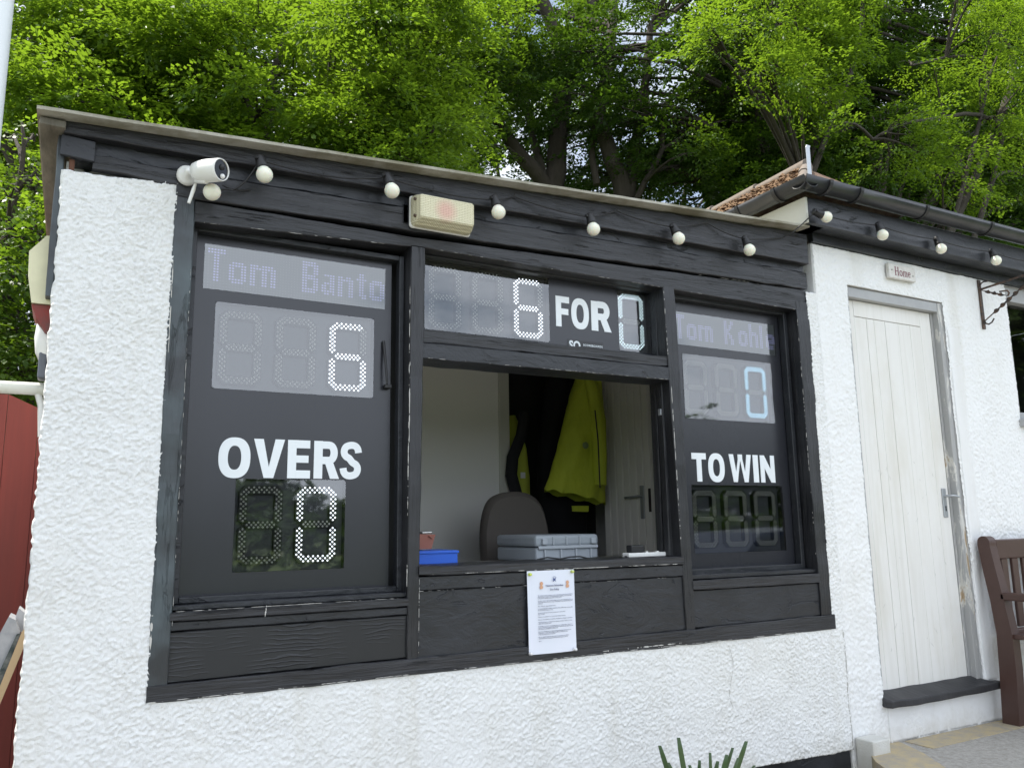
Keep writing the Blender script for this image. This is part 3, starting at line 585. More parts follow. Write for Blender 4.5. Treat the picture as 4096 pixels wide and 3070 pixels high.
display_window(sbr, *hr[1], ['', '', '0'], LED_B, x_first=2.538); display_window(sbr, *hr[2], ['', '', ''], LED_W, x_first=2.551, gap=.0435)
word(sbr, [('T', 2.546, 2.634, .182, .315), ('O', 2.646, 2.748, .182, .315), ('W', 2.778, 2.922, .182, .315), ('I', 2.934, 2.968, .182, .315), ('N', 2.982, 3.078, .182, .315)])

# ------------------------------------------------------------------ fittings on the hut front
bk = thing('bulkhead_light', 'ribbed rectangular bulkhead lamp with a pinkish centre on the black lintel', 'light fitting', (1.22, -.005, 1.20))
obj('base', MB().rbox(1.092, 1.352, -.028, -.006, 1.132, 1.262, .012, 3), WPLAST, bk)
BC = M('ribbed_clear_diffuser', (.80, .79, .70), .25); BC.b.inputs['Transmission Weight'].default_value = .15
_c = BC.n('TexGradient'); _m = BC.n('Mapping'); BC.l(BC.pos(), _m.inputs[0]); 
_d = BC.n('VectorMath'); _d.operation = 'DISTANCE'; BC.l(BC.pos(), _d.inputs[0]); _d.inputs[1].default_value = (1.215, -.09, 1.195)
BC.col(BC.mix(BC.ramp(_d.outputs['Value'], .018, .055, (1, 1, 1), (0, 0, 0)), (.74, .69, .48), (.76, .48, .38)))
_w = BC.n('TexWave'); _w.inputs['Scale'].default_value = 46; BC.l(BC.pos(), _w.inputs[0]); _w2 = BC.n('TexWave'); _w2.bands_direction = 'Z'; _w2.inputs['Scale'].default_value = 46; BC.l(BC.pos(), _w2.inputs[0])
BC.bump(BC.math('ADD', _w.outputs['Fac'], _w2.outputs['Fac']), .5, .003)
dm = MB(); o8 = lambda x0, x1, z0, z1, r: [(cx+r*math.cos(R(a0+30*k)), cz+r*math.sin(R(a0+30*k))) for cx, cz, a0 in ((x1-r, z1-r, 0), (x0+r, z1-r, 90), (x0+r, z0+r, 180), (x1-r, z0+r, 270)) for k in range(4)]
secs = [(-.028, o8(1.094, 1.350, 1.134, 1.260, .018)), (-.050, o8(1.097, 1.347, 1.137, 1.257, .018)), (-.088, o8(1.108, 1.336, 1.152, 1.246, .010)), (-.092, o8(1.112, 1.332, 1.156, 1.242, .008))]
v = [(p[0], y, p[1]) for y, pl in secs for p in pl]; n = 16; f = [(i*n+k, i*n+(k+1) % n, (i+1)*n+(k+1) % n, (i+1)*n+k) for i in range(3) for k in range(n)]+[tuple(3*n+k for k in range(n))]
dm.add(v, f); obj('diffuser', dm, BC.m, bk)
scm = simple('dark_brown', (.10, .07, .05), .6)
for z in (1.165, 1.232): obj('screw_recess', MB().tube([(1.106, -.062, z), (1.094, -.064, z)], .006, 8), scm, bk); obj('cable_box', MB().rbox(1.070, 1.090, -.012, -.003, 1.15, 1.225, .002), BLK_S, bk)
# security camera
cm = thing('security_camera', 'white bullet security camera with an aerial, angled off the black lintel', 'security camera', (.29, -.01, 1.18))
aim = Vector((.62, -.74, -.10)).normalized(); q = aim.to_track_quat('Z', 'Y').to_matrix().to_4x4(); ctr = W(838, 683, -.135)
CT = Matrix.Translation(ctr-aim*.055) @ q
obj('housing', MB().lathe([(0, -.012), (.020, -.010), (.031, 0), (.036, .02), (.038, .05), (.0375, .10), (.036, .106), (.0335, .106), (.0335, .100)], CT), WPLAST, cm)
fc = obj('lens_plate', MB().lathe([(.0335, .1015), (0, .1012)], CT), simple('glossy_black', (.01, .01, .011), .08), cm)
obj('lens', MB().lathe([(.010, .102), (.009, .106), (.004, .108), (0, .108)], CT @ Matrix.Translation((.004, .010, 0))), RUBBER, fc)
obj('motion_sensor', MB().lathe([(.0085, .101), (.0075, .107), (.004, .1105), (0, .111)], CT @ Matrix.Translation((.010, -.019, 0))), WPLAST, fc)
bs = W(748, 705, -.012); AX = Matrix.Rotation(R(90), 4, 'X')
obj('mount', MB().lathe([(.034, 0), (.034, .012), (.028, .022), (.014, .026), (.012, .05), (0, .052)], Matrix.Translation(bs) @ AX).tube([bs+Vector((.005, -.045, -.006)), bs+Vector((.03, -.06, -.004)), ctr-aim*.05+Vector((0, 0, -.03)), ctr-aim*.01+Vector((0, 0, -.034))], .011), WPLAST, cm)
an = W(782, 735, -.075); an2 = W(755, 812, -.07); obj('aerial', MB().tube([an, an+(an2-an)*.3, an2], [.0045, .0065, .0055], 10), WPLAST, cm)
# festoon lights
fs = thing('festoon_lights', 'string of opal white bulbs on black cable along both rooflines', 'string lights', (2.6, -.05, 1.25))
OPAL = M('opal_bulb', (.80, .79, .66), .32); OPAL.b.inputs['Subsurface Weight'].default_value = .15; OPAL = OPAL.m
bpx = [(848, 768, .0), (1058, 699, .22), (1568, 763, .22), (1994, 849, .12), (2374, 917, .05), (2715, 954, .22), (2998, 1000, .08), (3306, 868, 1.2), (3531, 940, .04), (3765, 995, .04), (3985, 1042, .03)]
cab = MB(); tops = []
for i, (a, b, tilt) in enumerate(bpx):
    yy = -.085 if i < 7 else -.17
    c = W(a, b, yy); ax = Vector((-tilt, .30, 1)).normalized()
    if i == 0: ax = Vector((.1, .9, .35)).normalized()
    if i == 7: ax = Vector((-.9, .3, .35)).normalized()
    B4 = Matrix.Translation(c) @ ax.to_track_quat('Z', 'Y').to_matrix().to_4x4()
    pr_ = [(.0285*math.sin(R(t)), -.0285*math.cos(R(t))) for t in range(0, 131, 10)]+[(.0195, .0235), (.0185, .026)]
    hold = obj('bulb_holder', MB().lathe([(.0, .078), (.014, .078), (.0165, .073), (.0175, .055), (.0215, .036), (.0215, .024), (.017, .024)], B4, 16).tube([B4 @ Vector((-.026, 0, .064)), B4 @ Vector((.026, 0, .064))], .0065, 8), RUBBER, fs)
    obj('bulb', MB().lathe(pr_, B4, 28), OPAL, hold); tops.append(B4 @ Vector((0, 0, .064)))
def sagline(a, b, sag, mb, n=9, r=.0034):
    mb.tube([a.lerp(b, i/n)-Vector((0, 0, sag*4*(i/n)*(1-i/n))) for i in range(n+1)], r, 6)
hooks = [None, None, (1300, 690), (1700, 742), (2055, 786), (2465, 842), (2832, 892), None, None]
pts_ = []
for i in range(10):
    a, b = tops[i], tops[i+1]
    if 1 <= i <= 5:
        hx, hy = [(1290, 700), (1730, 760), (2055, 785), (2465, 842), (2826, 890)][i-1]; h = W(hx, hy, -.040); sagline(a, h, .004, cab); sagline(h, b, .010, cab)
        cab.tube([h+Vector((0, .01, 0)), h, h+Vector((.004, -.006, .008)), h+Vector((0, -.004, .014))], .0018, 5)
    elif i == 0: h = W(1030, 640, -.04); sagline(a, W(930, 760, -.03), -.006, cab); sagline(W(930, 760, -.03), b, .02, cab); sagline(W(890, 740, -.03), W(1000, 758, -.01), .01, cab)
    elif i == 6: h = W(3130, 950, -.04); sagline(a, h, .004, cab); sagline(W(3170, 930, -.08), b, .0, cab); sagline(h, W(3170, 930, -.08), 0, cab)
    else: sagline(a, b, .012, cab)
sagline(tops[10], tops[10]+Vector((.55, 0, .02)), .02, cab)
obj('cable', cab, RUBBER, fs)
# laminated notice
nt_ = thing('paper_notice', 'laminated white A4 notice pinned to the black panel under the hatch', 'notice', (1.71, -.006, -.34))
e = [W(2107, 2283, -.013), W(2295, 2275, -.013), W(2307, 2600, -.012), W(2116, 2619, -.012)]
PAP = M('laminated_paper', (.72, .75, .84), .18); PAP.b.inputs['Coat Weight'].default_value = .4; pm = MB(); nn = 12
v = []; f = []
for j in range(nn+1):
    for i in range(nn+1):
        s, t = i/nn, j/nn; p = e[0].lerp(e[1], s).lerp(e[3].lerp(e[2], s), t); p.y -= .0025*math.sin(math.pi*s)*(.3+.7*t)+.0012*math.sin(s*9+t*3); v.append(p)
f = [(j*(nn+1)+i, (j+1)*(nn+1)+i, (j+1)*(nn+1)+i+1, j*(nn+1)+i+1) for j in range(nn) for i in range(nn)]
pm.add(v, f, True); sh = obj('sheet', pm, PAP.m, nt_)
ny = -.0178; ink = simple('grey_ink', (.13, .14, .20), .6)
text_mesh('Yelverton Bohemians', .0095, 1.7105, -.2420, ny, simple('blue_grey_ink', (.09, .10, .17), .6), sh, 'heading_text', .0002, 'CENTER'); text_mesh('Dog Policy', .0095, 1.7105, -.2570, ny, ink, sh, 'heading_text', .0002, 'CENTER')
body = """We welcome members and guests to the ground and also their dogs. It is however
important that we adhere to the following rules and guidelines to keep the dogs
at the ground, especially during matches, under control.

We have a duty to ensure members, players and spectators enjoy themselves in an
environment that is safe and our dogs are kept under control and cleaned up after
at all times.

Please follow the simple guidelines below.

DOGS MUST BE KEPT UNDER CONTROL AT ALL TIMES. If this is not possible
then they MUST be kept on a lead.

If a dog is badly behaved someone may ask you to remove it if it
stays on a lead.

Dogs are not permitted to run onto the field of play at any time.

Dogs are not permitted to run anywhere that players are training or warming up.

Well behaved dogs are permitted in the clubhouse but may be asked to be kept
outside if food is being served.

Dog fouling is the owner's responsibility. There are dog litter bins to dispose of
waste at the ground so please pick up after your dog and take the bags home with
you. Please be as thoughtful as possible to all.

Persistent misbehaviour, for example barking and running towards people on
the ground, or owners who let dogs foul, will mean asking the owner
to take the dog home from the ground.

We are a family friendly club and we want to ensure that we provide an
environment where all age groups feel safe and the dogs are safe too.

YBCC"""
text_mesh(body, .0049, 1.6340, -.2765, ny, ink, sh, 'body_text', .00003, sx=.97, res=1, rows=1.02)
cr_ = MB()                                                     # crest: a rampant beast between two arcs
cx, cz = 1.7105, -.2165
for k in range(8): a = R(40+12*k); cr_.box(cx+.011*math.cos(a)-.001, cx+.011*math.cos(a)+.001, ny-.0002, ny, cz+.011*math.sin(a)-.0008, cz+.011*math.sin(a)+.0008)
cr_.prism([(cx-.007, cz-.008), (cx-.004, cz-.001), (cx-.007, cz+.004), (cx-.003, cz+.006), (cx, cz+.002), (cx+.004, cz+.006), (cx+.008, cz+.003), (cx+.004, cz), (cx+.005, cz-.004), (cx+.008, cz-.008), (cx+.003, cz-.006), (cx, cz-.003), (cx-.003, cz-.007)], ny-.0004, ny+.0004)
obj('crest', cr_, simple('navy_ink', (.05, .08, .22), .6), sh)
for cx in (1.651, 1.771):
    m = MB(); cz = -.236; m.prism([(cx-.006, cz-.014), (cx-.008, cz-.006), (cx-.004, cz), (cx-.007, cz+.008), (cx-.002, cz+.014), (cx+.005, cz+.012), (cx+.008, cz+.005), (cx+.004, cz), (cx+.008, cz-.008), (cx+.004, cz-.014)], ny-.0004, ny+.0004)
    obj('emblem', m, simple('pale_orange_ink', (.60, .33, .20), .6), sh)
pins = [(2117, 2296, (.62, .72, .12)), (2286, 2284, (.55, .62, .18)), (2120, 2612, (.8, .8, .82)), (2298, 2594, (.8, .8, .82))]
for i, (a, b, c) in enumerate(pins):
    p = W(a, b, -.016); obj('push_pin', MB().lathe([(.0, .014), (.0055, .013), (.0058, .010), (.0035, .006), (.006, .001), (.006, 0)], Matrix.Translation(p) @ AX, 12), simple('pin_plastic', c, .35), nt_)

# ------------------------------------------------------------------ things inside the hatch
jk = lambda c, n: simple(n, c, .8, 25, .6)
HIVIS = M('hi_vis_yellow_fabric', rough=.75); _g = HIVIS.noise(7, 4, .6); HIVIS.col(HIVIS.mix(_g, (.38, .45, .03), (.60, .66, .05))).bump(HIVIS.noise(9, 3, .5, (1.5, 1, .5)), .8, .03); HIVIS = HIVIS.m
def jacket(name, label, rows, y, mat, depth=.10, folds=5, extra=None, seed=0):
    t = thing(name, label, 'jacket', (rows[0][1].x, y, rows[-1][0].z)); mb = MB(); rows = [(a_[0].lerp(b_[0], t_), a_[1].lerp(b_[1], t_)) for a_, b_ in zip(rows[:-1], rows[1:]) for t_ in (0, .33, .67)]+[rows[-1]]; nr = len(rows); k = 40; v = []
    for i, (l, r_) in enumerate(rows):
        for j in range(k):
            a = 2*math.pi*j/k; cx = (l.x+r_.x)/2; hw = (r_.x-l.x)/2; s_ = math.sin(a); c = math.cos(a)
            fold = 1+(.10*math.sin(a*folds+i*.5+seed)+.22*noise.noise(Vector((a*2.2+seed, i*.9, seed))))*min(1, i/2); z = l.z+(r_.z-l.z)*(c+1)/2+.008*math.sin(a*9+seed)*(i == nr-1)
            v.append((cx+hw*c, y+depth*s_*fold*(.35+.65*min(1, i/3)), z))
    f = [(i*k+j, i*k+(j+1) % k, (i+1)*k+(j+1) % k, (i+1)*k+j) for i in range(nr-1) for j in range(k)]
    mb.add(v, [tuple(reversed(q)) for q in f], True).add(v[:k], [tuple(range(k))])
    obj('body', mb, mat, t); return t
ypl = 1.34
rows = [(W(a, b, ypl), W(c, d, ypl)) for a, b, c, d in ((2318, 1480, 2345, 1480), (2305, 1530, 2395, 1540), (2280, 1600, 2404, 1620), (2255, 1700, 2408, 1720), (2232, 1800, 2412, 1820), (2208, 1880, 2414, 1920), (2180, 1958, 2416, 2016))]
j1 = jacket('hi_vis_jacket', 'large bright yellow green hi vis jacket hanging beside the inner door', rows, ypl, HIVIS)
sl = [W(a, b, ypl-.11) for a, b in ((2345, 1500), (2372, 1560), (2392, 1680), (2398, 1820), (2400, 1940))]
obj('sleeve', MB().tube(sl, [.02, .042, .048, .044, .040], 14), HIVIS, j1)
obj('zip_flap', MB().tube([W(2380, 1640, ypl-.155), W(2392, 1760, ypl-.155), W(2400, 1950, ypl-.155)], .004, 6), RUBBER, j1)
obj('badge', MB().lathe([(.022, 0), (.02, .002), (0, .003)], Matrix.Translation(W(2342, 1780, ypl-.105)) @ AX, 14), simple('faded_badge', (.20, .26, .10), .8), j1)
hm = [W(2290, 2022, ypl-.02), W(2352, 2022, ypl-.02), W(2350, 2046, ypl-.02), W(2292, 2044, ypl-.02)]
obj('lining', MB().prism([(p.x, p.z) for p in hm], ypl-.03, ypl-.01), HIVIS, j1)
yq = 1.56; rows = [(W(a, b, yq), W(c, d, yq)) for a, b, c, d in ((2060, 1655, 2085, 1655), (2036, 1700, 2100, 1700), (2020, 1780, 2128, 1790), (2015, 1900, 2142, 1900), (2010, 2100, 2146, 2100))]
j2 = jacket('hi_vis_jacket', 'smaller dim yellow jacket with a white tag behind the black coat in the back room', rows, yq+.08, simple('dull_yellow_fabric', (.50, .55, .07), .8, 20, .5), .06, seed=2)
p = W(2090, 1900, yq); obj('tag', MB().rbox(p.x-.016, p.x+.016, yq-.008, yq-.003, p.z-.018, p.z+.018, .001), WPLAST, j2)
yd = 1.60
rows = [(W(a, b, yd), W(c, d, yd)) for a, b, c, d in ((2200, 1480, 2240, 1480), (2180, 1560, 2300, 1540), (2165, 1680, 2330, 1700), (2150, 1850, 2340, 1900), (2155, 2100, 2340, 2200), (2165, 2240, 2340, 2300))]
jacket('black_coat', 'long black coat hanging between the two yellow jackets', rows, yd, simple('black_cloth', (.006, .006, .008), .9), .09, seed=4)
bo = MB(); bo.tube([W(2098, 1650, 1.47), W(2085, 1740, 1.46), W(2050, 1830, 1.45), W(2045, 1900, 1.45), W(2070, 1990, 1.45)], [.03, .034, .036, .036, .036], 12)
tag(obj('black_bag_strap', bo, simple('black_strap', (.008, .008, .010), .8)), 'curved black sleeve hanging by the cream door post inside', 'coat sleeve')
# office chair
oc = thing('office_chair', 'dark grey fabric office chair behind the counter', 'chair', (2.05, 1.05, GZ))
yc = .93; prof = [W(a, b, yc) for a, b in catmull([(1935, 2260), (1930, 2150), (1938, 2060), (1962, 2000), (2005, 1973), (2060, 1965), (2115, 1975), (2155, 2005), (2180, 2060), (2196, 2150), (2205, 2260)])]
n = len(prof); v = []
for s_, yy in ((.93, yc-.022), (1.0, yc), (1.0, yc+.035), (.93, yc+.055)):
    cx = sum(p.x for p in prof)/n; cz = prof[0].z
    for p in prof: v.append((cx+(p.x-cx)*s_, yy, cz+(p.z-cz)*s_))
mb = MB(); mb.add(v, [(i*n+k, i*n+k+1, (i+1)*n+k+1, (i+1)*n+k) for i in range(3) for k in range(n-1)], True); mb.add(v, [tuple(reversed(range(n))), tuple(3*n+k for k in range(n))])
FAB = M('charcoal_upholstery', rough=.9); FAB.b.inputs['Base Color'].default_value = (.10, .088, .078, 1); FAB.bump(FAB.noise(500, 2), .4, .002)
obj('backrest', mb, FAB.m, oc); obj('seat', MB().rbox(1.82, 2.28, .95, 1.38, -.72, -.64, .03, 3), FAB.m, oc); obj('stem', MB().tube([(2.05, 1.2, GZ+.1), (2.05, 1.2, -.72)], .03), RUBBER, oc)
fb = MB()
for k in range(5): a = R(72*k); fb.tube([(2.05, 1.2, GZ+.12), (2.05+.28*math.cos(a), 1.2+.28*math.sin(a), GZ+.06)], [.025, .015])
obj('star_base', fb, RUBBER, oc)
# grey equipment case on the counter
CZ = -.171
gc = thing('equipment_case', 'grey ribbed plastic tool case on the counter behind the hatch', 'case', (2.0, .5, CZ))
GP = simple('mid_grey_plastic', (.30, .33, .36), .5, var=.3, vcol=(.22, .24, .27)); GP2 = simple('light_grey_plastic', (.36, .39, .42), .5)
ca = MB().rbox(1.842, 2.175, .345, .72, CZ+.002, -.105, .012, 2); obj('lower_shell', ca, GP, gc); obj('lid', MB().rbox(1.840, 2.177, .342, .722, -.102, -.050, .014, 2), GP, gc)
rb = MB().rbox(1.850, 2.168, .334, .345, -.112, -.098, .003)
for x in (1.93, 2.0, 2.07): rb.rbox(x-.003, x+.003, .336, .346, -.096, -.058, .001)
for x in (1.885, 1.97, 2.05, 2.13): rb.rbox(x-.004, x+.004, .336, .346, CZ+.004, -.114, .001)
obj('ribs', rb, GP2, gc)
for x in (1.868, 2.128): obj('catch', MB().rbox(x, x+.026, .328, .343, -.092, -.066, .003), GP2, gc)
# blue tray, terracotta case, pen, white sheets
bt = thing('blue_tray', 'bright blue plastic box at the left end of the hatch sill', 'box', (1.2, .25, CZ))
BLUE = simple('blue_plastic', (.02, .12, .62), .35); p0 = W(1668, 2198, .22); p1 = W(1832, 2198, .22)
obj('box_body', MB().rbox(1.12, p1.x, .22, .42, CZ+.012, p1.z, .005), BLUE, bt); obj('lip', MB().rbox(1.12, p1.x+.004, .216, .424, p1.z-.012, p1.z-.002, .002), BLUE, bt)
tag(obj('paper_pad', MB().rbox(1.13, W(1795, 2240, .17).x, .13, .205, CZ+.002, CZ+.014, .002), simple('white_paper', (.7, .74, .8), .6)), 'white paper pad lying in front of the blue box', 'paper')
tc_ = thing('tablet_case', 'terracotta zipped case leaning on top of the blue box', 'case', (1.15, .30, -.09))
q = [W(a, b, .27) for a, b in ((1640, 2196), (1722, 2194), (1738, 2136), (1640, 2134))]
TER = simple('terracotta_leather', (.28, .10, .07), .6, 60, .2); obj('cover', MB().prism([(p.x, p.z) for p in q], .26, .31), TER, tc_)
obj('corner_tab', MB().prism([(W(1716, 2142, .25).x, W(1716, 2142, .25).z), (W(1734, 2142, .25).x, W(1734, 2142, .25).z), (W(1732, 2154, .25).x, W(1732, 2154, .25).z)], .254, .259), TER, tc_)
pn = thing('marker_pen', 'black and silver pen lying on the terracotta case', 'pen', (1.16, .28, -.04)); a = W(1668, 2131, .27); b = W(1726, 2128, .27)
obj('barrel', MB().tube([a, a.lerp(b, .35)], .0045, 8), RUBBER, pn); obj('cap', MB().tube([a.lerp(b, .36), b], .0042, 8), STEEL, pn)
# power strip, adapter, cable
ps = thing('power_strip', 'white extension socket on the right end of the hatch sill', 'power strip', (2.2, .14, -.15)); a = W(2502, 2222, .10); b = W(2655, 2215, .10)
obj('strip', MB().rbox(a.x, b.x-.0, .075, .125, -.149, a.z+.012, .004), WPLAST, ps)
for t in (.25, .5, .78): obj('switch', MB().rbox(a.x+(b.x-a.x)*t, a.x+(b.x-a.x)*t+.012, .09, .10, a.z+.010, a.z+.017, .001), WPLAST, ps)
ad = thing('power_adapter', 'black plug in adapter on the white extension socket', 'adapter', (2.2, .11, -.12)); p0 = W(2518, 2202, .10); p1 = W(2570, 2178, .10)
obj('body', MB().rbox(p0.x, p1.x, .085, .125, a.z+.0125, p1.z, .006), RUBBER, ad)
cb = MB().tube([W(x_, y_, .09) for x_, y_ in ((2568, 2190), (2576, 2200), (2560, 2212), (2530, 2222), (2500, 2224))], .003, 6); obj('lead', cb, RUBBER, ad)
cbl = MB().tube([W(x_, y_, .17) for x_, y_ in ((2150, 2236), (2190, 2228), (2240, 2234), (2280, 2226), (2320, 2224), (2360, 2234), (2440, 2232), (2500, 2226))], .0035, 6)
tag(obj('loose_cable', cbl, RUBBER), 'thin black cable looping along the back of the hatch sill', 'cable')

# ------------------------------------------------------------------ pavilion (right)
pvn = thing('pavilion', 'white rendered pavilion on the right with black eaves, grey framed window and mossy tiled roof', 'building', (5.2, 0, PZ))
rough_wall('wall', XJ+.012, 6.0, lambda x: PZ-.5, lambda x: 1.438, STUCCO2, pvn, .0058, .0058, .004, .2, 21, (0, 0, 0, .004), 108, [(3.606, 4.432, -.90, 1.240), (5.086, 9, .572, 1.43)])
obj('wall', MB().box(6.0, 9.0, .004, .2, PZ-.5, .575).box(3.36, 3.605, .01, .2, PZ-.5, 1.43).box(4.434, 5.08, .01, .2, PZ-.5, 1.43).box(3.605, 4.434, .01, .2, 1.242, 1.43).box(3.605, 4.434, .012, .2, PZ-.5, -.92), STUCCO2, pvn)
obj('wall', MB().box(6.6, 9.0, .004, .2, .575, 1.44).box(3.36, 3.40, .21, 4.0, PZ-.5, 1.46), STUCCO2, pvn)
# smooth band right of the door
rough_wall('smooth_band', 4.448, 4.560, lambda x: -.875, lambda x: 1.10, SMOOTHW, pvn, .01, .001, -.001, .02, 26, (0, .006, 0, .01), 50)
rough_wall('smooth_band', 3.63, 4.70, lambda x: -1.083, lambda x: -.905, SMOOTHW, pvn, .01, .003, -.0015, .02, 27, (0, .01, 0, .0), 40)
# door and frame
fr = MB().rbox(3.603, 3.628, .012, .14, -.90, 1.236, .003).rbox(3.628, 4.392, .012, .14, 1.180, 1.236, .003); obj('door_frame', fr, GREYP, pvn)
obj('door_frame', MB().rbox(4.392, 4.434, .010, .14, -.90, 1.236, .003).rbox(4.372, 4.392, .045, .14, -.90, 1.18, .002), PEEL, pvn)
dd = MB(); X0, X1 = 3.630, 4.368; fr_ = [0, .10, .235, .32, .445, .60, .74, .87, 1]; gp = [.0015, .0006, .003, .0012, .003, .0008, .0012, .001, .001]
dd.box(X0, X1, .062, .09, -.855, 1.178)
for i in range(8): dd.rbox(X0+(X1-X0)*fr_[i]+gp[i]/2, X0+(X1-X0)*fr_[i+1]-gp[i+1]/2, .048, .064, -.857, 1.085 if 0 < i < 7 else 1.176, .0015, 1)
dd.rbox(X0+(X1-X0)*.1+.001, X0+(X1-X0)*.87-.001, .047, .064, 1.088, 1.177, .0015, 1)
door = obj('door', dd, DOORW, pvn)
p0 = W(3803, 1880, .045); hp = MB().rbox(4.305, 4.338, .040, .047, .0, .160, .002, 1); obj('handle_plate', hp, GALV, door)
obj('handle', MB().tube([(4.321, .040, .118), (4.321, .0, .118), (4.335, -.008, .118), (4.385, -.004, .112)], [.007, .0065, .006, .0055], 10), GALV, door)
obj('keyhole', MB().prism([(4.317, .035), (4.325, .035), (4.323, .052), (4.325, .060), (4.321, .064), (4.317, .060), (4.319, .052)], .0368, .0385), RUBBER, door)
sg = MB()
rs_ = random.Random(5)
for i in range(26):
    x = X0+.04+rs_.random()*.62; z = -.7+rs_.random()**1.3*1.0; L_ = .01+.03*rs_.random(); a = rs_.uniform(-.9, .9); p0 = Vector((x, .0472, z)); d = Vector((math.sin(a), 0, math.cos(a)))*L_
    sg.tube([p0, p0+d*.5+Vector((.002, 0, 0)), p0+d], [.0003, .0006, .0002], 4)
obj('scuff_marks', sg, simple('grey_scuff', (.30, .30, .29), .8), door)
st_ = MB(); q = [(3.607, .05), (3.592, -.022), (3.606, -.050), (4.505, -.050), (4.528, -.030), (4.520, .0), (4.448, .004), (4.43, .05)]
bm = bmesh.new(); z0_, z1_ = -.918, -.846
vs_ = [bm.verts.new((a, b, z1_ if b > .01 else z1_-.034)) for a, b in q]; fcc = bm.faces.new(vs_); ex = bmesh.ops.extrude_face_region(bm, geom=[fcc]); 
for g in ex['geom']:
    if isinstance(g, bmesh.types.BMVert): g.co.z = z0_
bmesh.ops.recalc_face_normals(bm, faces=bm.faces[:]); bmesh.ops.bevel(bm, geom=bm.edges[:], offset=.008, segments=3, affect='EDGES', profile=.5)
bmesh.ops.subdivide_edges(bm, edges=[e_ for e_ in bm.edges if e_.calc_length() > .2], cuts=24, use_grid_fill=True)
for v_ in bm.verts: v_.co += Vector((0, noise.noise(v_.co*9)*.008, noise.noise(v_.co*7+Vector((5, 0, 0)))*.008))
bm.verts.index_update(); st_.add([v_.co.copy() for v_ in bm.verts], [[k.index for k in f_.verts] for f_ in bm.faces]); bm.free()
obj('doorstep', st_, simple('black_painted_slate', (.022, .022, .025), .5, 30, .5, .6, (.05, .05, .052), 8), pvn)
# window on the far right
WG = MB().rbox(5.078, 5.128, .02, .10, .555, 1.452, .003).rbox(5.128, 6.6, .02, .10, 1.34, 1.452, .003).rbox(5.128, 6.6, .02, .10, .59, .63, .003).rbox(6.55, 6.6, .02, .1, .63, 1.34, .003); wf = obj('window_frame', WG, GREYP, pvn)
obj('window_glass', MB().add([(5.128, .07, .63), (6.55, .07, .63), (6.55, .07, 1.34), (5.128, .07, 1.34)], [(0, 1, 2, 3)]), WINGLASS, wf)
obj('window_sill', MB().rbox(5.07, 6.62, -.03, .10, .535, .583, .006), GREYP, pvn)
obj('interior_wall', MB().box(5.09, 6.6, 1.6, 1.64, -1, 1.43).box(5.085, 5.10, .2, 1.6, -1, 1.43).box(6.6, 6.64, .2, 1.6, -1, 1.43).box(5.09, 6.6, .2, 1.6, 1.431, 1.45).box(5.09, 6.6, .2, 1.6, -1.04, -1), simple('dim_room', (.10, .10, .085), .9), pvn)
# eaves
ZS = 1.487; YF = -.118; XC = 3.214
obj('soffit_board', MB().box(XC+.02, 9, YF+.022, .10, ZS, ZS+.012).rbox(3.352, 9, -.018, .016, 1.437, ZS-.002, .003), BLK_S, pvn)
fa = MB(); plank(fa, XC+.002, 9, ZS-.006, ZS+.135, ZS+.02, ZS+.19, YF, YF+.022, seed=31, step=.1); obj('fascia_board', fa, BLK_S, pvn)
wf_ = MB(); a = [(YF+.001, ZS-.004), (YF+.001, ZS+.12), (2.5, ZS+.12), (2.5, ZS-.004)]
wf_.box(XC-.016, XC, YF+.002, 2.6, ZS-.004, ZS+.13); obj('side_fascia', wf_, stucco_mat('lichen_spotted_white_board', (.56, .56, .50), .3), pvn)
obj('side_soffit', MB().box(XC, 3.352, YF+.022, 2.6, ZS+.0, ZS+.012), BLK_S, pvn)
# gutters: half round, open top
def gutter(p0, p1, r=.056, side=Vector((0, -1, 0)), n=10, seg=8):
    mb = MB(); d = (p1-p0).normalized(); v = []
    for i in range(seg+1):
        c = p0.lerp(p1, i/seg)
        for rr in (r, r-.004):
            for k in range(n+1):
                a = math.pi*k/n; v.append(c+side*math.cos(a)*rr+Vector((0, 0, -math.sin(a)*rr)))
    m_ = n+1; st2 = 2*m_; f = []
    for i in range(seg):
        for k in range(n):
            a = i*st2+k; f.append((a, a+1, a+1+st2, a+st2)); a = i*st2+m_+k; f.append((a, a+st2, a+1+st2, a+1))
        for a, b in ((i*st2, i*st2+m_), (i*st2+n, i*st2+m_+n)): f.append((a, a+st2, b+st2, b))
    f += [tuple(list(range(0, m_))+list(range(2*m_-1, m_-1, -1)))]
    mb.add(v, f, True); return mb
gy = YF-.052; gzc = ZS+.192; gx = XC-.016-.056
g1 = gutter(Vector((gx-.045, gy, gzc)), Vector((9, gy, gzc+.05))); obj('gutter', g1, BLKPLAST, pvn)
g2 = gutter(Vector((gx, gy-.045, gzc)), Vector((gx, 2.6, gzc)), side=Vector((-1, 0, 0))); obj('gutter', g2, BLKPLAST, pvn)
